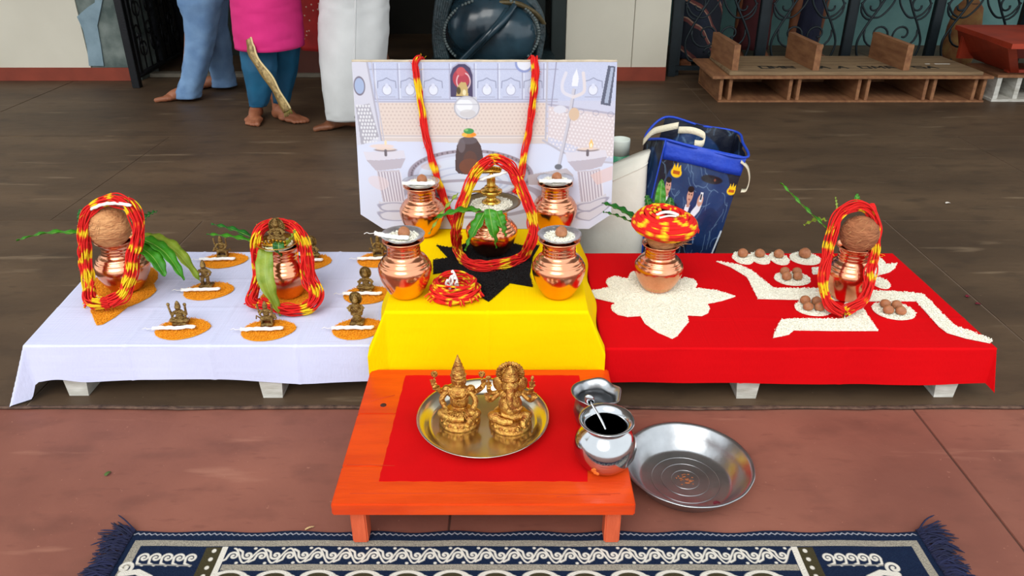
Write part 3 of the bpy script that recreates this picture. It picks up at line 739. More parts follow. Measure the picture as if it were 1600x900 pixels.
g1 = G([(172, 474, 1.87), (155, 474, 1.865), (142, 470, 1.87), (139, 448, 1.9), (134, 415, 1.925), (132, 385, 1.94), (133, 350, 1.95), (145, 325, 1.965), (172, 313, 1.975), (200, 320, 1.965), (214, 345, 1.95), (213, 375, 1.94), (206, 405, 1.92), (203, 435, 1.9), (192, 460, 1.875), (172, 472, 1.865)])
g1 = [Vector((p.x, p.y, max(p.z, ZW + .014))) for p in g1]
def tail(c, n, seed, sp=.02):
    def f(m):
        for k in range(n):
            a = 2 * PI * k / n + seed; d = Vector((math.cos(a), math.sin(a) * .7, 0))
            p = [Vector(c) + Vector((0, 0, .01)), Vector(c) + d * sp + Vector((0, 0, .012 * random.random())), Vector(c) + d * sp * random.uniform(1.5, 2.1) + Vector((0, 0, -.002))]
            strands(m, spline(p, 5), 2, .002, .0018, seed=k + seed)
    return f
c0 = on(150, 474, ZW + .006)
garland('thread_garland', 'red and yellow thread skein over the leftmost coconut', g1, 30, .0165, seed=1, extra=tail(c0, 12, 1), thr=.2)
zl = zt + .004
sprig('green leaves hanging around the leftmost copper pot', L1 + Vector((0, 0, .14)), [
    (at(130, 365, 2.02), at(25, 376, 2.06), .022, (0, 0, .012), LEAF), (at(222, 368, 2.03), at(313, 440, 1.98), .044, (.012, 0, .03), LEAF_Y),
    (at(220, 372, 2.0), at(288, 438, 1.94), .04, (.01, 0, .022), LEAF), (at(213, 383, 1.97), at(258, 432, 1.92), .05, (.008, 0, .012), LEAF),
    (at(130, 352, 2.06), at(126, 326, 2.08), .022, (0, 0, .003), LEAF_D), (at(222, 346, 2.06), at(246, 330, 2.1), .022, (0, 0, .004), LEAF_D)])

# ------------------------------------------------------------------ second pot on the white cloth
L2 = on(453, 462, ZW); L2.z = ZW + .004
grains('turmeric_rice', 'disc of orange turmeric rice under the middle white-table pot', [ellpoly(L2.x + .004, L2.y - .012, .085, .075, seed=2)], ZW, TURM, .0046, .0022, 5e-6, seed=12)
kp, zt2 = kalash('copper_kalash', 'slim copper pot with a brass idol plate among small figurines', L2, .93, KP, sz=1.08)
dish = [(0, .001), (.03, .001), (.052, .010), (.0585, .013), (.0575, .0142), (.051, .0118), (.03, .003), (0, .003)]
def plate(label, c, s=1.0, mt=STEEL):
    return tag(MB().lathe([(r * s, z * s) for r, z in dish], c, 48).build('small_plate', mt, None, c), label, 'plate')
c = Vector((L2.x - .012, L2.y - .004, zt2 - .0005)); plate('small brass plate on the middle white-table pot', c, 1.02, BRASS_B)
def naga(label, c, w_, n=7, h=.03, halo=True):
    """row of brass cobra hoods on a bar"""
    t = thing('brass_serpent', label, 'figurine', c); c = Vector(c)
    MB().box(c + Vector((0, 0, .005)), (w_, .012, .01), bev=.002).build('bar', BRASS_B, t)
    for k in range(n):
        x = (k - (n - 1) / 2) * w_ / n; m = MB(); hz = h * (1 - .25 * abs(k - (n - 1) / 2) / (n / 2))
        m.tube([c + Vector((x, 0, .006)), c + Vector((x * 1.03, -.002, hz * .5)), c + Vector((x * 1.06, -.005, hz * .85)), c + Vector((x * 1.06, -.012, hz))], [.0028, .0036, .0042, .002], 8).build('hood', BRASS_B, t)
    return t
m_h = grains('rice', 'white rice heaped on the brass plate of the slim pot', [ellpoly(c.x, c.y, .047, .047)], c.z + .003, RICE, pitch=5e-6, seed=3, rise=.003, dome=(c.x, c.y, .047, .006))
naga('brass row of cobra hoods on the slim pot plate', c + Vector((.0, -.024, .008)), .066, 7, .026)

# ------------------------------------------------------------------ small brass figurines (bodies fused into one surface)
def figurine(label, c, kind, s=1.0, flip=1):
    c = Vector(c); t = thing('brass_figurine', label, 'figurine', c)
    v = lambda x, y, z: c + Vector((x * flip, y, z)) * s
    e = lambda m, x, y, z, a, b, d: m.ell(v(x, y, z), (a * s, b * s, d * s), None, 12, 8)
    MB().box(v(0, 0, .003), (.03 * s, .026 * s, .006 * s), bev=.0012).build('base', BRASS_D, t)
    m = MB(); z0 = .006
    tb = lambda pts, r: m.tube([v(*p) for p in pts], r * s if not isinstance(r, list) else [q * s for q in r], 8)
    if kind == 'rider':          # figure seated on an animal
        e(m, 0, 0, .018, .019, .008, .008); e(m, -.019, -.001, .025, .006, .005, .007); tb([(-.019, -.002, .023), (-.026, -.003, .019)], .0034)
        tb([(.018, 0, .02), (.026, 0, .026), (.027, 0, .016)], .0022)
        for x in (-.013, .013): tb([(x, -.004, .015), (x, -.004, .004)], .0034); tb([(x, .004, .015), (x, .004, .004)], .0034)
        z0 = .022
    elif kind == 'seat':         # figure on a tall square seat with an arched back
        e(m, 0, 0, .012, .011, .010, .010); m.box(v(0, .003, .028), (.026 * s, .014 * s, .016 * s), bev=.002); z0 = .026
    elif kind == 'stand':
        for x in (-.006, .006): tb([(x, -.003, .004), (x * 1.1, -.005, .016), (x, 0, .03)], .0045)
        z0 = .024
    else:                        # cross-legged
        e(m, 0, -.003, .011, .019, .012, .007); e(m, -.014, -.006, .011, .008, .007, .006); e(m, .014, -.006, .011, .008, .007, .006); z0 = .010
    e(m, 0, 0, z0 + .011, .0085, .0065, .013); e(m, 0, 0, z0 + .019, .0105, .0065, .006)
    e(m, 0, -.001, z0 + .031, .0068, .0068, .008)
    tb([(0, 0, z0 + .034), (0, 0, z0 + .04), (0, 0, z0 + .046)], [.0064, .005, .0016])
    for q in (-1, 1):
        up = .018 if kind in ('arms', 'rider') else -.002
        tb([(q * .010, 0, z0 + .019), (q * .0165, -.002, z0 + .013), (q * .018, -.005, z0 + .017 + up)], [.0036, .003, .0026])
        tb([(q * .010, 0, z0 + .018), (q * .015, -.005, z0 + .009), (q * .007, -.011, z0 + .007)], [.0034, .0028, .0026])
        if kind == 'arms': e(m, q * .018, -.004, z0 + .039, .0042, .003, .0042)
        if kind == 'rider': e(m, q * .018, -.004, z0 + .037, .003, .003, .004)
    m.build('body', BRASS_D, t, remesh=.0011 * s)
    if kind in ('cross', 'seat', 'halo'):
        m = MB(); R = .013 if kind != 'halo' else .017
        m.lathe([(0, -.0012), (R * s, -.0012), (R * s, .0012), (0, .0012)], v(0, .006, z0 + .034 if kind != 'halo' else z0 + .024), 28, M=Matrix.Rotation(PI / 2, 3, 'X'), sy=1.15)
        m.tube([v(R * math.cos(a), .006 - .0012, (z0 + .034 if kind != 'halo' else z0 + .024) + 1.15 * R * math.sin(a)) for a in [2 * PI * k / 28 for k in range(28)]], .0015 * s, 6, True)
        m.build('halo', BRASS_D, t)
    return t
spots = [((349, 403), 'rider', 'back-left, on an animal, beside the leaf tips', 1), ((324, 450), 'stand', 'standing below the longest leaf tip', 1), ((284, 508), 'arms', 'front-left with both arms raised', 1),
         ((419, 510), 'rider', 'front row middle, riding below the slim pot', -1), ((559, 508), 'seat', 'front row on a tall seat by the yellow cloth', 1), ((573, 456), 'cross', 'cross-legged beside the front left yellow-table pot', 1),
         ((592, 402), 'rider', 'back-right, riding, half hidden by the yellow-table pot', -1), ((489, 405), 'cross', 'back row, hidden behind the red thread garland', 1)]
for i, ((x, y), k, d_, fl) in enumerate(spots):
    p = on(x, y, ZW); mx = 6 if i != 7 else 12
    grains('turmeric_rice', 'oval of orange turmeric rice under the figurine ' + ['behind the leaf tips', 'below the longest leaf tip', 'with raised arms', 'below the slim pot', 'on the tall seat', 'sitting cross-legged', 'half hidden at back right', 'hidden behind the garland'][i],
           [ellpoly(p.x + .008 * (1 if i < 3 else .4), p.y - .022, .066 if i < 7 else .052, .056, seed=i + 3, rot=.18, point=.14)], ZW, TURM, .0046, .0022, 5e-6, seed=20 + i, rise=.005)
    figurine('small brass figurine ' + d_, (p.x, p.y, ZW + .006), k, 1.22 if k != 'rider' else 1.05, fl)
    cotton('white cotton thread before the figurine ' + ['behind the leaf tips', 'below the longest leaf tip', 'with raised arms', 'below the slim pot', 'on the tall seat', 'sitting cross-legged', 'half hidden at back right', 'hidden behind the garland'][i],
           (p.x - .062, p.y - .034, ZW + .011), (p.x + .05 if i < 7 else p.x + .04, p.y - .030, ZW + .012), .0048, seed=i)
figurine('small brass idol with round halo on the slim pot', c + Vector((0, .008, .010)), 'halo', 1.25)
g2 = G([(404, 476, 1.885), (392, 470, 1.88), (398, 452, 1.91), (403, 425, 1.94), (399, 400, 1.95), (400, 375, 1.965), (410, 357, 1.99), (433, 348, 2.02), (458, 355, 2.0), (472, 375, 1.98), (478, 402, 1.955), (484, 435, 1.92), (494, 462, 1.88), (484, 478, 1.86), (462, 484, 1.855), (438, 483, 1.86), (420, 478, 1.87), (405, 474, 1.88)])
g2 = [Vector((p.x, p.y, max(p.z, ZW + .014))) for p in g2]
garland('thread_garland', 'red and yellow thread skein draped around the slim pot', g2, 28, .0142, seed=3, bulge=lambda u: 1.0 + .5 * math.exp(-((u - .66) / .12) ** 2), extra=tail(on(398, 473, ZW + .008), 9, 4, .017), thr=.22)
sprig('pointed leaves tucked under the slim pot plate', Vector((L2.x, L2.y, zt2)), [
    (at(412, 382, 1.975), at(322, 366, 2.02), .018, (0, 0, .006), LEAF), (at(405, 376, 2.0), at(330, 350, 2.05), .02, (0, 0, .006), LEAF_D),
    (at(416, 386, 1.94), at(438, 494, 1.845), .046, (-.012, -.022, .01), LEAF_Y), (at(435, 378, 1.945), at(439, 401, 1.93), .03, (0, -.006, .004), LEAF_D), (at(450, 382, 1.95), at(462, 360, 1.945), .02, (0, -.006, .0), LEAF_Y)])

# ------------------------------------------------------------------ yellow table
star = zoomed([(455, 140), (500, 150), (550, 152), (640, 120), (800, 120), (890, 145), (975, 140), (940, 200), (925, 290), (940, 350), (825, 330), (718, 425), (680, 400), (600, 300), (500, 275), (440, 285), (440, 215), (515, 205)], 540, 340, 3.214)
grains('black_lentils', 'black lentils strewn in a star on the yellow cloth', [px2(star, ZY)], ZY, URAD, .0036, .0026, 4.5e-6, 'lentils', seed=31)
for (x, y), lab, dx in [((637, 455), 'front left', -.01), ((871, 455), 'front right', 0), ((662, 351), 'back left', 0), ((860, 347), 'back right', 0)]:
    p = on(x, y, ZY); p.z = ZY + .001
    p.y -= .018
    if 'back' in lab: p.y -= .058; p.x += .008
    q, zt_ = kalash('copper_kalash', 'copper pot with a steel dish, %s corner of the yellow cloth' % lab, p)
    c = Vector((p.x, p.y, zt_ + .0015)); plate('small steel dish on the %s yellow-cloth pot' % lab, c, .95, mat('foil_steel', (226, 228, 230), .32, 1, var=.1, vs=60, bump=.3, bs=160))
    grains('rice', 'white rice in the dish of the %s yellow-cloth pot' % lab, [ellpoly(c.x, c.y, .042, .042)], c.z + .003, RICE, pitch=5e-6, seed=int(x), rise=.003, dome=(c.x, c.y, .045, .003))
    betel('brown betel nut in the dish of the %s yellow-cloth pot' % lab, (c.x + .004, c.y - .004, c.z + .006), .0155, 'betel nuts in the steel dishes', x)
    if lab == 'front left': cotton('white cotton thread hanging off the front left dish', (c.x - .068, c.y - .008, c.z + .018), (c.x + .02, c.y - .034, c.z + .016), .0055, .003, 7)
    elif lab == 'front right': pass
    else: cotton('white cotton thread over the dish of the %s pot' % lab, (c.x - .05, c.y - .034, c.z + .0165), (c.x + .046, c.y - .034, c.z + .0165), .0055, 0, x, curl=False)
C0 = on(769, 390, ZY); C0 = Vector((C0.x, C0.y - .025, ZY + .004))
kc, ztc = kalash('copper_kalash', 'copper pot carrying the brass lingam in the middle of the yellow cloth', C0, 1.08, sz=.82)
pc = Vector((C0.x, C0.y, ztc + .0015)); tag(MB().lathe([(r * 1.42, z * 1.1) for r, z in dish], pc, 56).build('brass_plate', mat('old_brass_plate', (120, 104, 66), .35, 1, var=.3, vs=20), None, pc), 'dark brass plate of rice on the middle copper pot', 'plate')
grains('rice', 'white rice on the dark plate under the brass lingam', [ellpoly(pc.x, pc.y, .066, .066)], pc.z + .003, RICE, pitch=4.4e-6, seed=41, rise=.003, dome=(pc.x, pc.y, .07, .011))
bl = thing('brass_lingam', 'small brass lingam with spout on the plate of rice', 'figurine', pc + Vector((0, 0, .013)))
b0 = pc + Vector((0, 0, .013))
MB().lathe([(0, 0), (.026, 0), (.027, .004), (.02, .008), (.014, .013), (.0125, .02), (.018, .025), (.029, .028), (.031, .032), (.031, .036), (.027, .039), (.02, .04), (.018, .042), (.02, .045), (.018, .048), (.0, .049)], b0, 40).build('pedestal', BRASS_B, bl)
MB().lathe([(0, 0), (.0125, 0), (.0128, .006), (.0118, .008), (.0122, .02), (.0118, .026), (.0125, .0275), (.010, .031), (.005, .034), (0, .0345)], b0 + Vector((0, 0, .047)), 32).build('shaft', BRASS_B, bl)
m = MB(); m.tube([b0 + Vector((-.025, 0, .033)), b0 + Vector((-.045, -.004, .034)), b0 + Vector((-.064, -.008, .033))], [.009, .006, .005], 10, flat=.55).build('spout', BRASS_B, bl)
ng = naga('brass row of cobra hoods behind the brass lingam', b0 + Vector((0, .036, .074)), .056, 9, .024)
MB().tube([b0 + Vector((0, .036, -.006)), b0 + Vector((0, .036, .078))], .005, 8).build('stem', BRASS_B, ng)
cotton('white cotton thread curving behind the brass lingam', at(748, 281, 1.985), at(794, 268, 1.985), .0042, .0, 3, curl=False)
pts = [at(x, y, Y) for x, y, Y in [(770, 249, 1.985), (742, 272, 1.98), (724, 315, 1.965), (714, 350, 1.945)]]
pts += [on(x, y, ZY + .016) for x, y in [(714, 386), (727, 408), (755, 416), (788, 412), (815, 402)]] + [at(x, y, Y) for x, y, Y in [(829, 378, 1.93), (833, 352, 1.945), (824, 318, 1.965), (810, 284, 1.98), (794, 258, 1.985)]]
garland('thread_garland', 'closed loop of red and yellow thread around the middle pot', pts, 28, .0142, True, 5, thr=.25, loc=on(755, 416, ZY))
sprig('fan of narrow green leaves on the middle copper pot', pc, [
    (at(752, 330, 1.93), at(678, 342, 1.90), .034, (0, 0, .008), LEAF), (at(757, 332, 1.91), at(727, 392, 1.87), .034, (0, -.012, .006), LEAF),
    (at(764, 326, 1.905), at(775, 388, 1.865), .034, (0, -.014, .008), LEAF), (at(775, 330, 1.91), at(790, 370, 1.875), .03, (0, -.01, .006), LEAF),
    (at(716, 302, 2.02), at(670, 366, 1.98), .010, (0, 0, .006), LEAF_Y)])
# coil of thread
kc_ = on(711, 462, ZY); m = MB()
for k in range(46):
    r = random.uniform(.032, .064); z = ZY + .006 + random.random() * .040 * (1 - abs(r - .048) / .026); ph = random.uniform(0, 6)
    pp = [kc_ + Vector((0, .004, 0)) + Vector(((r + .004 * math.sin(3 * a + ph)) * math.cos(a), (r + .004 * math.sin(2 * a + ph)) * math.sin(a), z - ZY + .004 * math.sin(2 * a + ph * 2))) for a in [2 * PI * i / 36 for i in range(36)]]
    cols = [tuple(YEL if noise.noise(Vector((math.cos(a) * 4, math.sin(a) * 4, k * .55))) + .4 * noise.noise(Vector((a * 9, k, 2))) > .24 else RED) for a in [2 * PI * i / 36 for i in range(36)]]
    pp = [Vector((p.x, p.y, max(p.z, ZY + .004))) for p in pp]
    m.tube(pp, .0028, 5, True, cols)
for k in range(16):
    a = random.uniform(3.3, 6.1); p = kc_ + Vector((.058 * math.cos(a), .056 * math.sin(a) + .004, .014)); d = Vector((math.cos(a), math.sin(a), 0))
    strands(m, [p, p + d * .012 + Vector((0, 0, .002)), p + d * random.uniform(.016, .026) - Vector((0, 0, .006))], 2, .0018, .0018, seed=k)
tag(m.build('thread_coil', MOLI, None, tuple(kc_)), 'coiled ring of red and yellow thread at the front of the yellow cloth', 'thread coil')
m = MB()
for k in range(7):
    p = kc_ + Vector((random.uniform(-.014, .012), random.uniform(-.014, .012), .024)); pts = [p]
    for j in range(4): pts.append(pts[-1] + Vector((random.uniform(-.009, .009), random.uniform(-.008, .006), random.uniform(.006, .016) * (1 if j < 3 else -.4))))
    m.tube(spline(pts, 4), .0032, 6)
tag(m.build('cotton_wick', COTTON, None, tuple(kc_ + Vector((0, 0, .02)))), 'crumpled white cotton wick in the coil of thread', 'cotton wick')

# ------------------------------------------------------------------ red table
lotus = zoomed([(30, 625), (90, 605), (180, 590), (163, 560), (175, 540), (210, 530), (280, 542), (292, 515), (312, 500), (345, 540), (450, 545), (560, 548), (590, 535), (640, 545), (657, 570), (645, 592), (760, 605), (862, 637), (790, 660), (712, 676), (722, 700), (712, 728), (680, 742), (600, 738), (608, 775), (575, 815), (548, 850), (520, 865), (440, 830), (375, 785), (348, 742), (280, 746), (225, 735), (195, 712), (190, 690), (215, 672), (120, 650)], 900, 280, 3.463)
grains('rice', 'white rice strewn as an eight-petalled lotus on the red cloth', [px2(lotus, ZW)], ZW, RICE, seed=51, pitch=3.9e-6)
K2 = 3.2
bar = zoomed([(60, 413), (170, 430), (240, 460), (300, 510), (345, 548), (600, 549), (840, 560), (1000, 568), (1090, 575), (1140, 620), (1190, 675), (1250, 735), (1350, 770), (1440, 805), (1430, 822), (1310, 798), (1215, 770), (1175, 740), (1130, 690), (1085, 640), (1060, 612), (840, 612), (560, 607), (270, 600), (250, 560), (215, 490), (130, 440)], 1100, 280, K2)
bot = zoomed([(345, 795), (360, 755), (385, 705), (480, 700), (700, 702), (705, 600), (770, 602), (800, 655), (835, 710), (870, 760), (650, 760), (450, 757), (420, 780)], 1100, 280, K2)
top = zoomed([(690, 560), (690, 490), (600, 475), (545, 478), (538, 446), (640, 440), (860, 440), (920, 428), (965, 423), (950, 450), (925, 468), (860, 485), (760, 488), (755, 560)], 1100, 280, K2)
grains('rice', 'white rice strewn as a bent-armed cross on the red cloth', [px2(bar, ZW), px2(bot, ZW), px2(top, ZW)], ZW, RICE, seed=52, pitch=3.9e-6)
nutg = 'betel nuts on the red cloth'
for i, (x, y, rx, ry, nuts, lab) in enumerate([(440, 500, 88, 34, [(402, 462), (462, 462), (410, 488), (465, 486)], 'behind the left cross arm'), (545, 648, 88, 38, [(503, 608), (560, 612), (517, 638), (574, 640)], 'left of the garland foot'),
                                          (948, 660, 100, 46, [(902, 625), (958, 630), (917, 655), (980, 660)], 'right of the garland foot'), (880, 520, 42, 30, [], 'to the right of the pot with orange coconut garland')]):
    c = on(1100 + x / K2, 280 + y / K2, ZW); a = on(1100 + (x - rx) / K2, 280 + y / K2, ZW); b = on(1100 + x / K2, 280 + (y + ry) / K2, ZW)
    grains('rice', ['oval heap of rice with four dark nuts behind the cross arm', 'oval heap of rice with nuts, left of the garland foot', 'oval heap of rice with nuts, right of the garland foot', 'small heap of rice half hidden right of the garlanded pot'][i], [ellpoly(c.x, c.y, c.x - a.x, c.y - b.y, seed=i + 30)], ZW, RICE, seed=60 + i, rise=.005)
    for j, (nx_, ny_) in enumerate(nuts):
        p = on(1100 + nx_ / K2, 280 + (ny_ + 16) / K2, ZW + .004)
        betel('%s betel nut of the rice heap %s' % (['back left', 'back right', 'front left', 'front right'][j], lab), p, .0145, nutg, i * 7 + j)
for i, (x, y, rx, n_) in enumerate([(195, 397, 50, 1), (280, 397, 46, 1), (375, 400, 46, 1), (505, 400, 74, 1), (862, 408, 32, 0)]):
    c = on(1100 + x / K2, 280 + y / K2, ZW); hw = on(1100 + (x + rx) / K2, 280 + y / K2, ZW).x - c.x
    nm = ['first', 'second', 'third', 'fourth', 'last'][i]
    grains('rice', nm + ' rice heap from the left in the row along the back of the red cloth', [ellpoly(c.x, c.y, hw, .046, seed=i + 50)], ZW, RICE, seed=70 + i, rise=.005)
    if n_: betel('betel nut on the %s rice heap along the back of the red cloth' % nm, on(1100 + (x - 4) / K2, 280 + (y - 8) / K2, ZW + .004), .0165 if i != 3 else .019, nutg, 90 + i)

R1 = on(1026, 452, ZW); R1.z = ZW + .004
kp, zr1 = kalash('copper_kalash', 'copper pot with engraved petals on the rice lotus', R1, 1.03, petals=True, sz=.9)
coconut('brown coconut with loose fibres on the engraved copper pot', (R1.x + .004, R1.y, zr1 + .016), (.045, .045, .040), COCO, 0, ((.03, -.028, .0), (.034, -.008, .02)))
m = MB(); cc = Vector((R1.x + .004, R1.y - .006, zr1 + .054))
for k in range(34):
    u = k / 33; ph = random.uniform(0, 6); r = .060 + .026 * math.sin(PI * min(u / .6, 1)) if u < .3 else .086 * math.sqrt(max(0, 1 - ((u - .3) / .72) ** 2)) + .002; z = -.014 + .058 * u
    pp = [cc + Vector(((r + .003 * math.sin(3 * a + ph)) * math.cos(a), (r + .003 * math.cos(2 * a + ph)) * math.sin(a) * .86, z + .003 * math.sin(2 * a + ph) + .012 * math.sin(a) * .6 - .006 * math.cos(a))) for a in [2 * PI * i / 40 for i in range(40)]]
    cols = [tuple(YEL if noise.noise(Vector((math.cos(a) * 3, math.sin(a) * 3, k * .3))) + .4 * noise.noise(Vector((a * 7, k, 8))) > .2 else RED) for a in [2 * PI * i / 40 for i in range(40)]]
    m.tube(pp, .0052, 6, True, cols)
m.tube([cc + Vector((.086, -.01, .005)), cc + Vector((.094, -.016, -.004)), cc + Vector((.092, -.02, -.012))], .002, 5, False, [tuple(RED)] * 3)
tag(m.build('thread_turban', MOLI, None, tuple(cc)), 'red and yellow thread wound like a turban on the engraved pot coconut', 'thread coil')
m = MB(); m.tube(spline([cc + Vector((-.030, -.020, .042)), cc + Vector((-.012, -.020, .050)), cc + Vector((.008, -.020, .050)), cc + Vector((.03, -.020, .042))], 6), [.007] * 10 + [.008] * 9, 8, flat=.6)
m.tube(spline([cc + Vector((-.024, -.036, .040)), cc + Vector((0, -.036, .046)), cc + Vector((.022, -.034, .044))], 6), .0045, 8, flat=.6)
tag(m.build('cotton_wick', COTTON, None, tuple(cc + Vector((0, -.02, .036)))), 'white cotton wick on the thread turban', 'cotton wick')
yb = R1.y + .05
sprig('dark green leaves rising behind the thread turban', Vector((R1.x, R1.y + .03, zr1)), [
    (at(995, 345, yb), at(940, 317, yb + .03), .034, (0, 0, .006), LEAF_D), (at(992, 350, yb - .01), at(942, 331, yb), .012, (0, 0, .004), LEAF_D),
    (at(1030, 332, yb), at(1034, 280, yb + .03), .03, (0, 0, .004), LEAF), (at(1015, 332, yb + .01), at(1009, 304, yb + .03), .028, (0, 0, .003), LEAF_D), (at(1045, 330, yb + .01), at(1048, 308, yb + .03), .026, (0, 0, .003), LEAF_D)])

R2 = on(1318, 466, ZW); R2.z = ZW + .004
kp, zr2 = kalash('copper_kalash', 'tall copper pot at the centre of the rice cross', R2, .93, KP, sz=1.12)
coconut('dark coconut on the pot at the centre of the rice cross', (R2.x - .006, R2.y - .022, zr2 + .044), (.051, .047, .051), COCO_D, .2)
g3 = G([(1317, 488, 1.84), (1298, 476, 1.85), (1288, 455, 1.87), (1288, 427, 1.89), (1295, 390, 1.915), (1301, 360, 1.93), (1313, 335, 1.945), (1337, 322, 1.955), (1360, 330, 1.95), (1369, 358, 1.94), (1366, 390, 1.92), (1361, 420, 1.895), (1356, 452, 1.865), (1345, 473, 1.85), (1320, 487, 1.835)])
g3 = [Vector((p.x, p.y, max(p.z, ZW + .014))) for p in g3]
def knot(m):
    c = at(1364, 322, 1.95)
    for k in range(8): strands(m, spline([c + Vector((-.02, 0, -.01)), c + Vector((0, 0, .006 * k / 8)), c + Vector((.002 + .002 * k, -.003, -.014 - .003 * k))], 4), 2, .002, .002, seed=k, thr=.9)
garland('thread_garland', 'red thread skein with yellow bands over the dark coconut', g3, 28, .0142, seed=8, thr=.3, extra=knot)
sprig('thin leaf sprig sticking up behind the dark coconut', Vector((R2.x, R2.y + .03, zr2)), [
    (at(1292, 357, 2.0), at(1219, 285, 2.06), .013, (0, 0, -.004), LEAF), (at(1292, 345, 2.02), at(1256, 352, 2.03), .018, (0, 0, .008), LEAF_Y), (at(1338, 325, 2.02), at(1339, 303, 2.05), .016, (0, 0, .003), LEAF), (at(1308, 330, 2.02), at(1305, 307, 2.05), .004, (0, 0, .003), LEAF_Y)])

# ------------------------------------------------------------------ the two brass idols on the tray
def idol_base(t, c, r):
    MB().lathe([(0, 0), (r, 0), (r * 1.01, .004), (r * .97, .007), (r * .92, .0085), (r * .94, .011), (r * .92, .017), (r * .84, .020), (0, .021)], c, 48).build('pedestal', BRASS, t)
    for k in range(18):
        a = 2 * PI * k / 18; m = MB(); m.ell(c + Vector((r * .92 * math.cos(a), r * .92 * math.sin(a), .0125)), (.0035, .0062, .0046), Matrix.Rotation(a, 3, 'Z'), 8, 6); m.build('lotus_petal', BRASS, t)
def arm(m, pts, r): m.tube(spline(pts, 4), r, 8)
def hand(m, c, up=1, s=1.0):
    m.ell(c, (.006 * s, .0035 * s, .0065 * s), None, 10, 7)
    for k in range(4):
        x = (k - 1.5) * .0031 * s; m.tube([c + Vector((x, 0, .004 * up * s)), c + Vector((x * 1.25, -.001, (.011 + .001 * (k in (1, 2))) * up * s)), c + Vector((x * 1.35, -.003, (.0155 + .0015 * (k in (1, 2))) * up * s))], [.0017 * s, .0016 * s, .0012 * s], 6)
    m.tube([c + Vector((.005 * s, -.001, 0)), c + Vector((.009 * s, -.002, .005 * up * s))], [.0017 * s, .0013 * s], 6)
IZ = TRAY.z + .0022
I1 = Vector((-.120, 1.440, IZ)); I2 = Vector((-.004, 1.430, IZ))
t = thing('goddess_idol', 'seated four-armed brass goddess idol with tall pointed crown, left on the tray', 'idol', I1)
idol_base(t, I1, .047)
def V(c, S_): return lambda x, y, z: c + Vector((x, y, z)) * S_ - Vector((0, 0, .0125))
v = V(I1, 1.06); m = MB()
m.ell(v(0, -.004, .040), (.036, .028, .014), None, 20, 12); m.ell(v(-.03, -.012, .041), (.019, .013, .0115)); m.ell(v(.03, -.012, .041), (.019, .013, .0115))
m.tube([v(-.034, -.016, .040), v(-.01, -.030, .038), (v(.012, -.031, .038))], [.010, .008, .006], 10); m.tube([v(.036, -.012, .040), v(.022, -.03, .037), v(.02, -.038, .032)], [.01, .008, .0055], 10)
m.ell(v(0, 0, .066), (.022, .016, .026)); m.ell(v(0, -.002, .089), (.029, .017, .018)); m.ell(v(-.009, -.013, .088), (.0085, .007, .008)); m.ell(v(.009, -.013, .088), (.0085, .007, .008))
m.tube([v(0, 0, .098), v(0, -.001, .112)], .008, 10); m.ell(v(0, -.003, .120), (.0155, .0150, .0185), None, 18, 14); m.ell(v(0, .006, .112), (.018, .008, .02))
m.tube([v(0, -.0165, .124), v(0, -.0195, .118), v(0, -.017, .116)], [.0016, .0026, .0016], 6)
for q in (-1, 1):
    m.ell(v(q * .0055, -.0155, .1235), (.0028, .0014, .0014), None, 8, 6); m.ell(v(q * .014, .0, .118), (.0026, .004, .0065), None, 8, 6)
    m.ell(v(q * .0255, -.001, .096), (.0105, .0095, .0095))
    arm(m, [v(q * .024, 0, .096), v(q * .036, .004, .086), v(q * .046, .002, .094), v(q * .052, -.003, .106)], .0062); hand(m, v(q * .0535, -.003, .108), 1, .95)
    m.tube([v(q * .052, -.004, .112), v(q * .05, -.004, .128)], .0018, 6); m.ell(v(q * .05, -.004, .133), (.0075, .0075, .0045))
    for k in range(6): a = k * PI / 3; m.ell(v(q * .05 + .005 * math.cos(a), -.004 + .005 * math.sin(a), .1365), (.0026, .0026, .0042), None, 8, 6)
arm(m, [v(-.023, -.002, .094), v(-.036, -.012, .078), v(-.030, -.026, .072)], .0068); hand(m, v(-.030, -.028, .068), -1, 1)
arm(m, [v(.023, -.002, .094), v(.036, -.014, .074), v(.028, -.030, .060)], .0068); hand(m, v(.027, -.034, .056), 1, 1)
m.tube([v(-.006, -.0165, .1125), v(0, -.0178, .1115), v(.006, -.0165, .1125)], .0013, 6)
m.build('body', BRASS, t, remesh=.0009)
m = MB(); m.lathe([(0, 0), (.0175, 0), (.0182, .004), (.0160, .006), (.0155, .01), (.0155, .014), (.0128, .017), (.0132, .021), (.0102, .026), (.0105, .029), (.007, .036), (.0072, .038), (.003, .048), (.0012, .055), (0, .056)], v(0, -.001, .1285), 24, lambda r, z, a: (r * (1 + .07 * math.sin(10 * a)), z)); m.build('crown', BRASS, t)
m = MB()
for rr, zz in ((.013, .100), (.018, .094)): m.tube([v(rr * math.sin(a), -.014 - .007 * math.cos(a) * .6, zz - rr * 1.05 * math.cos(a) * .85) for a in np.linspace(-1.6, 1.6, 20)], .0016, 6)
m.tube([v(.004 * math.sin(k), -.02 + .0008 * k, .082 - .0032 * k) for k in range(9)], .002, 6); m.build('necklace', BRASS, t)
m = MB()
for k in range(7):
    x = -.030 + .010 * k; m.tube([v(x * .35, -.02, .052), v(x * .8, -.034, .042), v(x * 1.05, -.035, .033)], .0016, 6)
m.build('skirt_folds', BRASS, t)
for q in (-1, 1):
    for c_ in (v(q * .0335, -.003, .0885), v(q * .048, 0, .098)): MB().tube([c_ + Vector((.0075 * math.cos(a), .0075 * math.sin(a), .002 * math.cos(a))) for a in [2 * PI * k / 16 for k in range(16)]], .0014, 6, True).build('bangle', BRASS, t)

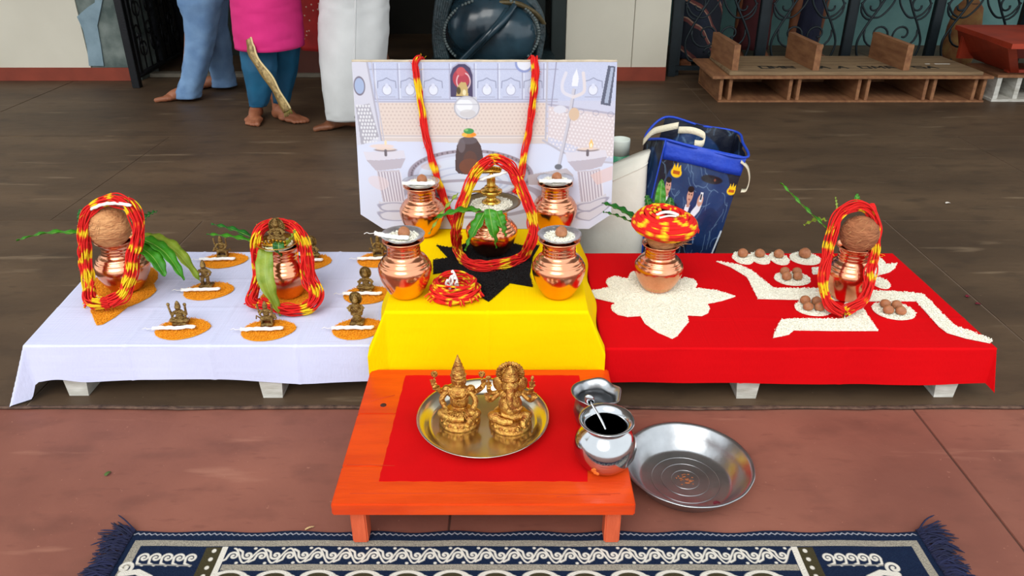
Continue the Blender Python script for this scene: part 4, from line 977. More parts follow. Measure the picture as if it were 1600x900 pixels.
t = thing('elephant_god_idol', 'seated brass elephant-headed idol with round halo, right on the tray', 'idol', I2)
idol_base(t, I2, .0485); v = V(I2, 1.06); m = MB()
m.ell(v(0, -.002, .042), (.040, .028, .015), None, 20, 12); m.ell(v(-.031, -.015, .043), (.019, .014, .012)); m.ell(v(.03, -.013, .043), (.019, .014, .012))
m.tube([v(-.034, -.02, .042), v(-.012, -.032, .040), v(.006, -.034, .040)], [.0105, .009, .006], 10); m.tube([v(.034, -.018, .042), v(.026, -.032, .038), v(.028, -.038, .030)], [.010, .008, .006], 10)
m.ell(v(0, -.010, .070), (.027, .024, .026), None, 20, 14); m.ell(v(0, -.002, .092), (.027, .018, .014))
m.ell(v(0, -.010, .116), (.0195, .019, .0205), None, 20, 14); m.ell(v(0, -.020, .120), (.012, .010, .014))
m.tube(spline([v(0, -.026, .118), v(-.001, -.036, .104), v(0, -.040, .090), v(.007, -.041, .080), v(.018, -.040, .077), v(.025, -.037, .083)], 5), [.0095, .0093, .009, .0088, .0085, .0082, .008, .0078, .0076, .0073, .007, .0068, .0065, .0062, .006, .0058, .0056, .0053, .005, .0048, .0046, .0044, .0042, .004, .0038, .0036], 10)
for q in (-1, 1):
    m.ell(v(q * .027, -.004, .117), (.0125, .004, .0175), Matrix.Rotation(q * .5, 3, 'Z'), 14, 10); m.ell(v(q * .0095, -.0285, .1225), (.0026, .0016, .0016), None, 8, 6)
    m.tube([v(q * .010, -.026, .106), v(q * .013, -.035, .102), v(q * .014, -.041, .104)], [.003, .0024, .0012], 7)
    arm(m, [v(q * .024, 0, .094), v(q * .038, .004, .088), v(q * .045, .002, .096), v(q * .045, -.003, .108)], .0056); hand(m, v(q * .0455, -.003, .110), 1, .95)
    arm(m, [v(q * .024, -.002, .092), v(q * .040, -.010, .080), v(q * .048, -.018, .088)], .0056)
hand(m, v(-.048, -.02, .092), 1, 1); hand(m, v(.049, -.02, .092), 1, 1)
m.tube([v(-.0455, -.004, .112), v(-.0455, -.004, .136)], .0024, 7); m.ell(v(-.0455, -.004, .132), (.007, .003, .0055)); m.tube([v(.0455, -.004, .112), v(.047, -.004, .136)], .0024, 7); m.ell(v(.0465, -.004, .13), (.004, .003, .008))
m.ell(v(.016, -.042, .026), (.006, .0055, .006)); m.ell(v(.016, -.046, .033), (.0035, .0035, .0035)); m.tube([v(.02, -.042, .022), v(.028, -.044, .018)], .001, 6)
m.build('body', BRASS, t, remesh=.0009)
m = MB(); m.lathe([(0, 0), (.0185, 0), (.019, .005), (.0172, .007), (.0165, .013), (.012, .02), (.0125, .0225), (.006, .029), (.002, .034), (0, .035)], v(0, -.006, .130), 24, lambda r, z, a: (r * (1 + .06 * math.sin(12 * a)), z)); m.build('crown', BRASS, t)
m = MB(); m.lathe([(0, -.0018), (.031, -.0018), (.032, 0), (.031, .0018), (0, .0018)], v(0, .010, .133), 60, lambda r, z, a: (r * (1 + (.045 * math.sin(24 * a) if r > .02 else 0)), z), Matrix.Rotation(PI / 2, 3, 'X'))
for k in range(22): a = PI * (-.15 + 1.3 * k / 21); m.tube([v(.019 * math.cos(a), .008, .133 + .019 * math.sin(a)), v(.030 * math.cos(a), .0075, .133 + .030 * math.sin(a))], .0014, 5)
m.build('halo', BRASS, t)
m = MB(); m.tube([v(.017 * math.sin(a), -.0295 + .005 * abs(math.sin(a)), .082 - .012 * math.cos(a)) for a in np.linspace(-1.7, 1.7, 20)], .0018, 6); m.ell(v(0, -.034, .066), (.009, .003, .009)); m.build('necklace', BRASS, t)

# ------------------------------------------------------------------ printed board leaning behind the pots
PRINT = mat('glossy_print', (255, 255, 255), .45, attr=True, spec=.3)
pp_ = Print(45, 1530, 60, 1010, 560, 360, (204, 206, 226))
LN = (150, 148, 172); LN2 = (120, 112, 128)
pp_.speckle(45, 1530, 60, 1010, (188, 190, 214), .5, 2)
pp_.rect(45, 1530, 60, 270, (200, 206, 230)); pp_.speckle(45, 1530, 60, 270, (176, 184, 214), .6, 4)
for x in (165, 300, 432, 590, 730, 862, 1000, 1120): pp_.stroke([(x, 70), (x, 262)], 2.5, LN, .8); pp_.stroke([(x + 9, 70), (x + 9, 262)], 2, (224, 228, 242))
for x in (235, 365, 497, 800, 935, 1060, 1400):
    pp_.stroke([(x - 52, 200), (x - 50, 165), (x - 22, 158), (x, 146), (x + 22, 158), (x + 50, 165), (x + 52, 200)], 2.5, (136, 140, 168), .9)
    pp_.ell(x, 212, 26, 26, (222, 226, 242)); pp_.ring(x, 212, 26, 28, 2, LN, .7); pp_.ell(x, 190, 10, 14, (214, 218, 238)); pp_.stroke([(x - 44, 250), (x + 44, 250)], 2, LN, .7)
for y in (100, 262, 276): pp_.stroke([(45, y), (1200, y)], 2.5, LN, .7)
pp_.rect(185, 1140, 280, 462, (222, 206, 198))
for i in range(0, 44):
    for j in range(0, 9):
        pp_.ell(196 + i * 22 + (11 if j % 2 else 0), 290 + j * 20, 5.5, 5, (198, 178, 172), .8)
pp_.rect(180, 1150, 462, 476, (226, 216, 214)); pp_.stroke([(185, 466), (1140, 466)], 2, LN2, .6); pp_.rect(180, 1150, 478, 508, (216, 200, 188), .8)
pp_.poly([(45, 60), (130, 60), (195, 520), (80, 560), (45, 560)], (208, 208, 222)); pp_.stroke([(130, 60), (190, 500)], 5, (176, 174, 190)); pp_.stroke([(155, 60), (205, 500)], 3, (190, 188, 202))
pp_.ell(80, 190, 30, 48, (164, 180, 214)); pp_.ring(80, 190, 30, 48, 3, LN2)
pp_.poly([(52, 300), (132, 286), (176, 470), (70, 520)], (172, 170, 182))
for i in range(7):
    for j in range(11):
        x = 60 + i * 17 + (8 if j % 2 else 0) + j * 3; y = 300 + j * 20
        if x < 128 + (y - 290) * .22 and x > 56: pp_.ell(x, y, 6, 7.5, (226, 226, 232))
pp_.poly([(1150, 300), (1530, 350), (1530, 600), (1150, 470)], (214, 202, 206)); pp_.stroke([(1150, 290), (1530, 345)], 5, (176, 172, 190)); pp_.stroke([(1140, 60), (1135, 480)], 5, (186, 184, 198)); pp_.stroke([(1190, 60), (1165, 300)], 3, LN)
for i in range(18):
    for j in range(13): pp_.ell(1160 + i * 21 + (10 if j % 2 else 0), 318 + j * 19 + i * 3, 5.5, 6, (232, 226, 230), .9)
for i in range(4): pp_.ring(1250 + i * 85, 322 + i * 8, 16, 14, 2, LN, .7)
pp_.poly([(45, 520), (190, 495), (1130, 512), (1530, 640), (1530, 1010), (45, 1010)], (212, 217, 238)); pp_.stroke([(1120, 490), (1240, 560), (1530, 640)], 6, (186, 184, 198))
pp_.poly([(1480, 80), (1522, 85), (1502, 300), (1445, 290)], (92, 96, 116)); pp_.poly([(1496, 90), (1512, 92), (1488, 285), (1466, 282)], (166, 176, 200))
pp_.poly([(590, 250), (590, 130), (606, 90), (640, 70), (680, 70), (710, 90), (724, 130), (724, 250)], (72, 62, 96)); pp_.stroke([(590, 250), (590, 130), (606, 90), (640, 68), (680, 68), (710, 90), (724, 130), (724, 250)], 4, (176, 176, 200))
pp_.ell(656, 150, 48, 52, (176, 60, 76)); pp_.ring(668, 165, 38, 46, 3, (226, 190, 196)); pp_.poly([(625, 245), (635, 190), (655, 168), (680, 170), (692, 200), (694, 245)], (196, 170, 110)); pp_.ell(655, 112, 26, 24, (196, 84, 90)); pp_.ell(640, 215, 12, 20, (84, 70, 40)); pp_.ell(672, 225, 10, 16, (232, 220, 180))
pp_.ring(1010, 68, 46, 44, 6, (140, 152, 200)); pp_.ell(1010, 66, 40, 38, (222, 226, 240))
pp_.ell(685, 308, 70, 62, (214, 214, 222)); pp_.ell(672, 296, 46, 36, (232, 234, 240)); pp_.rect(628, 742, 248, 266, (206, 206, 214)); pp_.ring(685, 308, 70, 62, 3, (176, 176, 188)); pp_.stroke([(622, 290), (748, 290)], 2.5, (184, 184, 196)); pp_.ell(690, 340, 46, 22, (196, 190, 190), .6); pp_.stroke([(684, 368), (684, 378)], 2, LN2)
pp_.ring(700, 690, 345, 140, 9, (158, 146, 160)); pp_.ring(700, 690, 318, 120, 6, (196, 198, 218)); pp_.ell(700, 700, 300, 110, (214, 222, 240))
for k in range(64):
    a = 2 * PI * k / 64; pp_.ell(700 + 345 * math.cos(a), 690 + 140 * math.sin(a), 6, 7, (108, 96, 106), .8)
pp_.ring(690, 720, 240, 80, 3, (190, 200, 226)); pp_.ring(690, 735, 190, 60, 3, (186, 196, 222)); pp_.ell(470, 640, 60, 20, (204, 176, 172), .5)
pp_.poly([(1030, 690), (1260, 650), (1300, 690), (1300, 760), (1040, 745)], (188, 178, 184)); pp_.ring(700, 830, 420, 110, 8, (170, 166, 182))
pp_.poly([(612, 660), (614, 580), (624, 520), (646, 480), (690, 462), (736, 480), (762, 520), (774, 580), (778, 660), (760, 680), (690, 688), (630, 680)], (84, 66, 66)); pp_.ell(696, 640, 62, 46, (128, 74, 50), .8); pp_.ell(700, 600, 40, 50, (112, 70, 56), .5); pp_.ell(650, 520, 22, 40, (124, 112, 118), .6); pp_.ell(690, 490, 52, 22, (110, 100, 108), .6)
pp_.ell(695, 458, 42, 16, (238, 160, 50)); pp_.ell(670, 460, 14, 10, (250, 190, 80)); pp_.ell(718, 458, 14, 10, (246, 140, 40)); pp_.ell(694, 438, 30, 16, (70, 150, 80)); pp_.ell(680, 432, 10, 7, (130, 190, 110))
for cx, sx in ((215, 1), (1385, 1)):
    pp_.poly([(cx - 135, 560), (cx + 100, 548), (cx + 110, 590), (cx - 120, 612)], (216, 212, 224)); pp_.poly([(cx - 120, 612), (cx + 110, 592), (cx + 80, 650), (cx - 70, 668)], (188, 180, 192))
    pp_.poly([(cx - 62, 668), (cx + 70, 660), (cx + 96, 850), (cx - 34, 866)], (200, 192, 202))
    for k in range(8): pp_.stroke([(cx - 52 + k * 17, 675), (cx - 26 + k * 16, 850)], 3.5, (160, 150, 166), .8); pp_.stroke([(cx - 44 + k * 17, 675), (cx - 18 + k * 16, 850)], 3, (226, 222, 232))
    pp_.poly([(cx - 60, 850), (cx + 110, 840), (cx + 130, 950), (cx - 60, 960)], (208, 206, 218)); pp_.ring(cx + 30, 880, 90, 26, 3, LN, .8); pp_.ring(cx + 36, 930, 100, 30, 3, LN, .8)
    pp_.ell(cx - 5, 546, 66, 10, (150, 136, 140)); pp_.ell(cx - 5, 540, 60, 7, (226, 206, 196)); pp_.stroke([(cx - 5, 550), (cx - 5, 575)], 8, (110, 100, 108))
pp_.poly([(1392, 535), (1386, 510), (1400, 482), (1412, 512), (1406, 536)], (250, 196, 120)); pp_.ell(1399, 520, 6, 12, (255, 244, 214)); pp_.ell(190, 525, 70, 12, (232, 208, 196), .8); pp_.ell(212, 505, 7, 14, (250, 220, 180))
pp_.stroke([(1290, 210), (1262, 400), (1212, 640)], 8, (200, 198, 210)); pp_.stroke([(1300, 210), (1272, 400), (1222, 640)], 2.5, LN2, .6)
pp_.stroke(spline([(1290, 250, 0), (1235, 225, 0), (1225, 180, 0), (1245, 120, 0)], 8), 9, (216, 214, 226)); pp_.stroke(spline([(1290, 250, 0), (1345, 225, 0), (1350, 180, 0), (1342, 120, 0)], 8), 9, (220, 212, 216)); pp_.poly([(1278, 190), (1284, 140), (1305, 95), (1318, 150), (1312, 192)], (230, 232, 242)); pp_.ell(1215, 318, 36, 22, (216, 216, 228)); pp_.ell(1296, 345, 30, 36, (214, 186, 160)); pp_.ell(1212, 642, 22, 16, (110, 110, 118))
pp_.poly([(1400, 690), (1530, 660), (1530, 760), (1440, 760)], (222, 190, 186), .7); pp_.ell(160, 740, 60, 40, (226, 204, 206), .5)
for k in range(8): pp_.stroke([(760 + k * 12, 905), (762 + k * 12, 925)], 2.5, (100, 94, 110), .8)
# board stands on the back of the yellow table and leans away
PB, PT = 2.212, 2.30; ZB, ZT_ = .2795, .770
board = thing('printed_board', 'printed photo board of a temple shrine leaning behind the pots', 'poster', (-.08, PB, ZB))
def pfn(x, y):
    u = (x - 45) / 1485.; v = (y - 60) / 950.
    X = -.4665 + u * .772 + .004 * (1 - v) * (u - .5); Z = ZT_ + (ZB - ZT_) * v; Yy = PT + (PB - PT) * v
    drop = np.clip(.028 - (u * .772), 0, 1) * 0
    chl = np.clip(1 - u / .085, 0, 1); chr_ = np.clip(1 - (1 - u) / .085, 0, 1); ch = np.maximum(chl, chr_)
    k = np.clip((v - .5) / .5, 0, 1); Z = Z + ch * .048 * k
    Yy = Yy - .004 * np.sin(u * PI) * np.sin(v * PI)
    return np.stack([X + .08, Yy - PB, Z - ZB], -1)
pp_.C = pp_.C * .84
pp_.grid('print', pfn, PRINT, board)
bk = Print(45, 1530, 60, 1010, 40, 30, (170, 128, 84)); bk.grid('backing', lambda x, y: pfn(x, y) + np.array([0, .0075, 0]), mat('brown_card', (196, 160, 116), .9, var=.2, vs=20), board, solid=.0055)
m = MB(); e = np.array([[45, 60], [1530, 60]], float); q = pfn(e[:, 0], e[:, 1]) + np.array([-.08, PB, ZB])
m.tube([Vector(q[0]).lerp(Vector(q[1]), i / 40) + Vector((0, .004, .001 + .0012 * noise.noise(Vector((i * .6, 0, 0))))) for i in range(41)], .0045, 7).build('torn_edge', mat('torn_card_edge', (206, 192, 168), .9, var=.25, vs=40), board)
fr = lambda x, y, t=.012: (lambda v: at(x, y, PT + (PB - PT) * v - t))(max(0, min(1, (y - 97) / 261)))
gp = [fr(712, 356, .016), fr(700, 328), fr(687, 290), fr(674, 245), fr(664, 200), fr(656, 150), fr(650, 112), fr(650, 98, .008), at(656, 91, 2.31), at(660, 96, 2.335), at(680, 130, 2.345), at(745, 175, 2.35), at(810, 130, 2.345), at(830, 96, 2.335), at(834, 91, 2.31), fr(836, 99, .008), fr(836, 120), fr(831, 165), fr(826, 210), fr(817, 255), fr(810, 290), fr(804, 302, .016)]
garland('thread_garland', 'long red and yellow thread hung over the top of the printed board', gp, 18, .0095, seed=12, thr=.27, sm=7)

# ------------------------------------------------------------------ bags behind the red table
BAGM = mat('laminated_bag_print', (255, 255, 255), .35, attr=True, bump=.25, bs=26, spec=.5)
def bag_print(nx, ny, front=True):
    b = Print(0, 1, 1, 0, nx, ny, (14, 20, 38)); b.px = 1.0 / nx
    b.ell(.5, .72, .42, .22, (30, 62, 112), .75); b.ell(.75, .55, .3, .25, (26, 54, 104), .7); b.ell(.2, .3, .25, .3, (10, 12, 24), .8); b.ell(.75, .3, .2, .3, (18, 40, 80), .7)
    r = random.Random(5 if front else 9)
    for k in range(70):                                   # pale crackle lines of the print
        x, y = r.random(), r.random(); pts = [(x, y)]; a = r.random() * 6.28
        for j in range(5): a += r.uniform(-.8, .8); pts.append((pts[-1][0] + .035 * math.cos(a), pts[-1][1] + .03 * math.sin(a)))
        b.stroke(pts, .0026, (130, 166, 200), .4)
    if front:
        b.ell(.66, .80, .14, .03, (20, 18, 28)); b.ell(.70, .80, .012, .01, (120, 70, 50))
        for cx, cy, s in ((.20, .80, .8), (.24, .50, .75), (.95, .74, .7)):   # yellow crown-shaped badge
            b.ell(cx, cy, .085 * s, .042 * s, (242, 196, 20)); b.poly([(cx - .07 * s, cy + .02 * s), (cx - .05 * s, cy + .075 * s), (cx - .02 * s, cy + .04 * s), (cx, cy + .09 * s), (cx + .02 * s, cy + .04 * s), (cx + .05 * s, cy + .075 * s), (cx + .07 * s, cy + .02 * s)], (242, 196, 20)); b.rect(cx - .055 * s, cx + .055 * s, cy - .016 * s, cy + .016 * s, (176, 60, 20), .9)
        for cx, cy, s, suit in ((.13, .66, .72, (38, 34, 66)), (.43, .62, .8, (22, 34, 84))):   # two printed men in dark suits
            b.poly([(cx - .14 * s, cy - .34 * s), (cx - .12 * s, cy - .09 * s), (cx - .05 * s, cy - .03 * s), (cx + .06 * s, cy - .03 * s), (cx + .14 * s, cy - .1 * s), (cx + .18 * s, cy - .36 * s)], suit)
            b.poly([(cx - .045 * s, cy - .03 * s), (cx + .035 * s, cy - .03 * s), (cx - .02 * s, cy - .24 * s), (cx - .06 * s, cy - .15 * s)], (226, 228, 240))
            b.rect(cx - .025 * s, cx + .025 * s, cy - .05 * s, cy + .02 * s, (190, 140, 122)); b.ell(cx, cy + .055 * s, .048 * s, .068 * s, (206, 156, 136)); b.ell(cx - .004, cy + .112 * s, .05 * s, .03 * s, (24, 18, 22)); b.ell(cx - .02 * s, cy + .065 * s, .008, .006, (50, 30, 30)); b.ell(cx + .02 * s, cy + .065 * s, .008, .006, (50, 30, 30)); b.ell(cx, cy + .02 * s, .016, .005, (140, 70, 70))
        b.stroke([(.52, .53), (.57, .58), (.575, .615)], .032, (226, 228, 240)); b.ell(.575, .64, .036, .045, (206, 156, 136)); b.rect(.558, .593, .63, .70, (214, 218, 226)); b.rect(.564, .587, .645, .69, (40, 44, 60))
        b.stroke([(.55, .50), (.62, .32)], .006, (130, 160, 200), .7); b.ell(.12, .53, .08, .04, (40, 90, 190), .8)
        for k, g in enumerate(((0, .012, 0), (.03, .012, 1), (.06, .02, 0), (.085, .008, 1))): b.rect(.30 + g[0], .30 + g[0] + g[1], .30, .32, (190, 170, 70), .9)
        b.stroke([(.93, 0), (.95, .2), (.985, .42)], .012, (210, 220, 230), .8)
    return b
BX = Vector((.60, 2.44, 0))
bag = thing('shopping_bag', 'navy printed shopping bag with blue rim and cream handles', 'bag', (.6, 2.5, 0))
def panel(c00, c10, c01, c11, bulge=.02, n=Vector((0, -1, 0)), wr=.004):
    c = [np.array(p) for p in (c00, c10, c01, c11)]
    def fn(u, v):
        u1, v1 = u[:, None], v[:, None]
        P_ = (c[0] * (1 - u1) + c[1] * u1) * (1 - v1) + (c[2] * (1 - u1) + c[3] * u1) * v1
        k = bulge * np.sin(u * PI) * np.sin(v * PI * .9 + .2) + wr * np.sin(u * 17 + v * 9) * np.sin(v * 13 - u * 5) * np.sin(u * PI)
        return P_ + np.array(n)[None] * k[:, None]
    return fn
fb0, fb1 = np.array([.435, 2.44, 0]), np.array([.665, 2.40, 0]); ft0, ft1 = at(1040, 218, 2.45), at(1166, 246, 2.41)
fl, fr_ = at(1043, 245, 2.45), at(1162, 270, 2.41)
bb0, bb1 = np.array([.385, 2.66, 0]), np.array([.70, 2.62, 0]); bt0, bt1 = at(1040, 183, 2.66), at(1150, 206, 2.63)
bpf = bag_print(200, 240)
o = lambda p: np.array(p) - np.array([.6, 2.5, 0])
bpf.grid('front_panel', panel(o((.46, 2.43, 0)), o((.675, 2.40, 0)), o(tuple(ft0)), o(tuple(ft1)), .016), BAGM, bag)
sdp = bag_print(60, 120, False)
bs1 = at(1008, 215, 2.60)
sdp.grid('side_panel', panel(o((.42, 2.60, 0)), o((.46, 2.43, 0)), o(tuple(bs1)), o(tuple(ft0)), .012, (-1, 0, 0)), BAGM, bag)
bag_print(60, 120, False).grid('side_panel', panel(o((.675, 2.40, 0)), o((.70, 2.60, 0)), o(tuple(ft1)), o(tuple(bt1)), .012, (1, 0, 0)), BAGM, bag)
bag_print(80, 120, False).grid('back_panel', panel(o((.42, 2.62, 0)), o((.70, 2.60, 0)), o(tuple(bt0)), o(tuple(bt1)), .01, (0, -1, 0)), BAGM, bag)
BLUE = mat('blue_rim_tape', (20, 66, 190), .5, var=.15, vs=20, bump=.2, bs=80)
bm_ = MB(); pfr = panel(o((.46, 2.43, 0)), o((.675, 2.40, 0)), o(tuple(ft0)), o(tuple(ft1)), .016)
U = np.linspace(0, 1, 30); vs = []; fs = []
for v_ in (.87, .91, .96, 1.005): vs += [tuple(p + np.array([.6, 2.5, 0]) + np.array([0, -.003, 0])) for p in pfr(U, np.full(30, v_) + (1 - v_) * .06 * np.sin(U * 5))]
for j in range(3):
    for i in range(29): fs.append((j * 30 + i, j * 30 + i + 1, (j + 1) * 30 + i + 1, (j + 1) * 30 + i))
bm_.add(vs, fs).build('rim_band', BLUE, bag, solid=.002)
m = MB(); rimp = [ft0, ft0.lerp(ft1, .5) + Vector((0, 0, -.006)), ft1, ft1.lerp(bt1, .5) + Vector((.006, 0, .004)), bt1, bt1.lerp(bt0, .5) + Vector((0, 0, -.004)), bt0, bs1]
m.tube(spline(rimp, 8, True), .0045, 7, True).build('rim_tape', BLUE, bag)
m = MB(); m.tube(spline([ft0 + Vector((0, -.003, 0)), Vector((.455, 2.428, .2)), Vector((.452, 2.427, 0.003))], 6), .0028, 6).build('corner_tape', BLUE, bag)
CREAM = mat('cream_webbing', (226, 218, 192), .8, var=.1, vs=30, bump=.3, bs=200)
def strap(m, pts, wv, wd=.022, n=8):
    path = spline(pts, n); vs = []; fs = []; wv = Vector(wv).normalized()
    for p in path: vs += [p - wv * wd / 2, p + wv * wd / 2]
    for i in range(len(path) - 1): fs.append((2 * i, 2 * i + 1, 2 * i + 3, 2 * i + 2))
    m.add(vs, fs)
m = MB(); strap(m, [at(1005, 222, 2.55), at(1020, 206, 2.53), at(1040, 200, 2.51), at(1060, 196, 2.5)], (.1, .3, 1)); strap(m, [at(1060, 203, 2.49), at(1082, 204, 2.47), at(1100, 212, 2.46), at(1098, 224, 2.45), at(1085, 224, 2.44)], (.1, .2, 1)); m.build('handle', CREAM, bag, solid=.003)
m = MB(); strap(m, [at(1158, 252, 2.40), at(1168, 262, 2.41), at(1171, 280, 2.42), at(1166, 296, 2.42), at(1158, 298, 2.41)], (.35, 1, .1), .026); m.build('handle', CREAM, bag, solid=.003)
WB = mat('white_canvas', (228, 226, 214), .85, var=.08, vs=12, bump=.3, bs=24)
wbag = thing('canvas_bag', 'plain white canvas bag between the printed board and printed bag', 'bag', (.36, 2.5, 0))
vsr = []
m = MB(); rings = [((.345, 2.50, 0), .115, .07), ((.345, 2.50, .04), .118, .075), ((.345, 2.50, .16), .115, .072), ((.35, 2.50, .26), .108, .06), ((.355, 2.50, .33), .10, .045)]
vs = []; fs = []; SG = 32
for i, (c, rx, ry) in enumerate(rings + [((.37, 2.51, .36), .095, .03)]):
    for k in range(SG):
        a = 2 * PI * k / SG; ca, sa = math.cos(a), math.sin(a); pw = lambda q: math.copysign(abs(q) ** .55, q)
        x = c[0] + rx * pw(ca); zz = c[2] + (.07 * max(0, (x - .29) / .15) if i >= 4 else 0); y = c[1] + ry * pw(sa) * (1 + .08 * noise.noise(Vector((x * 14, zz * 14, 1))))
        vs.append((x, y, zz))
nr = len(rings) + 1
for i in range(nr - 1):
    for k in range(SG): fs.append((i * SG + k, i * SG + (k + 1) % SG, (i + 1) * SG + (k + 1) % SG, (i + 1) * SG + k))
fs += [list(range(SG))[::-1], [(nr - 1) * SG + k for k in range(SG)]]
m.add(vs, fs).build('body', WB, wbag); m = MB(); m.tube([Vector(vs[4 * SG + k]) + Vector((0, 0, 0)) for k in range(SG)], .002, 6, True).build('seam', WB, wbag)
bt_ = thing('plastic_cup', 'clear plastic container with green base beside the board', 'container', at(967, 258, 2.62))
b_ = at(967, 262, 2.62); m = MB(); m.lathe([(0, 0), (.03, 0), (.031, .004), (.033, .05)], b_, 28).build('base', mat('green_plastic', (48, 138, 100), .4), bt_)
m = MB(); m.lathe([(.033, .05), (.034, .10), (.033, .105), (.031, .105), (.031, .05)], b_, 28).build('cup', mat('frosted_plastic', (214, 222, 214), .45, spec=.5), bt_)
tag(MB().box(b_ + Vector((0, .01, -b_.z / 2 - .001)), (.10, .09, b_.z - .002), bev=.004).build('cardboard_box', mat('brown_card', (196, 160, 116), .9), None, b_ + Vector((0, .01, -b_.z))), 'cardboard box hidden behind the printed board and canvas bag', 'box')

# ------------------------------------------------------------------ wooden racks on the right
WD = mat('weathered_plank', (156, 130, 96), .8, col2=(120, 96, 68), vs=6, bump=.3, bs=26, stretch=(.6, 6, 6)); WB2 = mat('brown_board', (158, 110, 72), .75, col2=(124, 80, 50), vs=6, bump=.3, bs=26, stretch=(5, 1, 5)); WE = mat('pale_board_edge', (176, 136, 98), .8, var=.3, vs=14)
rack = thing('shoe_rack', 'low open wooden rack with four compartments against the iron grille', 'rack', (2.2, 5.35, 0))
RX0, RX1, RY0, RY1 = 1.345, 3.085, 5.03, 5.62
MB().box(((RX0 + RX1) / 2, (RY0 + RY1) / 2, .006), (RX1 - RX0, RY1 - RY0, .012), bev=.002).build('bottom_board', WB2, rack, smooth=False)
MB().box(((RX0 + RX1) / 2 - .02, (RY0 + RY1) / 2 - .005, .163), (RX1 - RX0 + .07, RY1 - RY0 + .03, .018), bev=.003).build('top_board', WB2, rack, smooth=False)
MB().box(((RX0 + RX1) / 2, RY1 - .01, .082), (RX1 - RX0, .015, .14)).build('back_board', WB2, rack, smooth=False)
for x in (1.36, 1.42, 1.81, 1.865, 2.255, 2.315, 2.69, 2.745, 3.01, 3.068):
    MB().box((x, (RY0 + RY1) / 2, .083), (.022, RY1 - RY0 - .02, .141), bev=.002).build('divider', WB2, rack, smooth=False)
up = thing('plank_bench', 'long weathered plank with three upright divider boards on the rack', 'bench', (2.2, 5.3, .173))
MB().box((2.22, 5.315, .184), (1.64, .56, .022), bev=.004).build('plank', WD, up, smooth=False)
for x in (1.445, 1.97, 2.555):
    m = MB(); xl = -.045
    m.add([(x - .02 - .03, 5.55, .1955), (x + .02 - .03, 5.55, .1955), (x + .02, 5.08, .1955), (x - .02, 5.08, .1955), (x - .02 - .03, 5.55, .365), (x + .02 - .03, 5.55, .365), (x + .02, 5.08, .355), (x - .02, 5.08, .355)], [(0, 1, 2, 3), (7, 6, 5, 4), (3, 2, 6, 7), (1, 0, 4, 5), (2, 1, 5, 6), (0, 3, 7, 4)]).build('divider_board', WB2, up, smooth=False)
    if x > 1.5: MB().ell((x + .026, 5.11, .34), (.008, .012, .016)).build('peg', WE, up)
INK = mat('faded_black_stencil', (46, 44, 38), .85)
def glyph(m, ch, x, y, w_, h_, z):       # stencilled capitals as flat strokes
    S_ = {'O': [[(0, 0), (1, 0), (1, 1), (0, 1), (0, 0)]], 'M': [[(0, 0), (0, 1), (.5, .4), (1, 1), (1, 0)]], 'A': [[(0, 0), (.5, 1), (1, 0)], [(.25, .4), (.75, .4)]], 'S': [[(1, 1), (0, 1), (0, .5), (1, .5), (1, 0), (0, 0)]], 'R': [[(0, 0), (0, 1), (1, 1), (1, .5), (0, .5), (1, 0)]], 'I': [[(.5, 0), (.5, 1)]], 'E': [[(1, 0), (0, 0), (0, 1), (1, 1)], [(0, .5), (.8, .5)]]}[ch]
    for st in S_:
        for (a, b) in zip(st[:-1], st[1:]):
            p, q = Vector((x + a[0] * w_, y + a[1] * h_, z)), Vector((x + b[0] * w_, y + b[1] * h_, z)); d = (q - p).normalized(); n_ = Vector((-d.y, d.x, 0)) * .009
            m.add([p - n_ - d * .006, q - n_ + d * .006, q + n_ + d * .006, p + n_ - d * .006], [(0, 1, 2, 3)])
for ch, x in (('O', 1.64), ('M', 1.72), ('R', 1.80), ('A', 2.03), ('A', 2.15), ('O', 2.30), ('M', 2.39), ('R', 2.48), ('S', 2.66), ('A', 2.74)): m = MB(); glyph(m, ch, x, 5.15, .06, .07, .1958); m.build('stencilled_letter', INK, up, smooth=False)
m = MB()
for x, y, wd in ((2.80, 5.30, .03), (2.90, 5.30, .10), (2.68, 5.42, .05)): m.box((x, y, .1956), (wd, .014, .002))
m.build('white_scuffs', mat('white_scuff', (224, 222, 214), .8), up, smooth=False)
RB = mat('red_oxide_wood', (178, 62, 34), .55, col2=(146, 46, 26), vs=5, bump=.2, bs=24, spec=.4)
MB_ = thing('red_box_bench', 'red painted wooden box bench at the far right', 'bench', (3.6, 5.5, .175))
GYB = 5.80
TL, FL_ = on(1493, 40, .40), on(1582, 70, .40); BL, BF = on(1499, 84, .18), on(1576, 112, .18)
def slab(pts, z0, z1): n_ = len(pts); return MB().add([(p[0], p[1], z0) for p in pts] + [(p[0], p[1], z1) for p in pts], [list(range(n_))[::-1], list(range(n_, 2 * n_))] + [(i, (i + 1) % n_, n_ + (i + 1) % n_, n_ + i) for i in range(n_)])
slab([TL, FL_, (FL_.x + .9, FL_.y), (TL.x + 1.2, TL.y)], .375, .405).build('top_board', RB, MB_, smooth=False)
tx = Vector((.03, .02, 0)); T1, T2 = TL + tx, FL_ + Vector((-.01, .05, 0))
MB().add([BL, BF, BF + Vector((.04, .01, 0)), BL + Vector((.04, .01, 0)), (T1.x, T1.y, .375), (T2.x, T2.y, .375), (T2.x + .04, T2.y + .01, .375), (T1.x + .04, T1.y + .01, .375)], [(3, 2, 1, 0), (4, 5, 6, 7), (0, 1, 5, 4), (1, 2, 6, 5), (2, 3, 7, 6), (3, 0, 4, 7)]).build('side_board', RB, MB_, smooth=False)
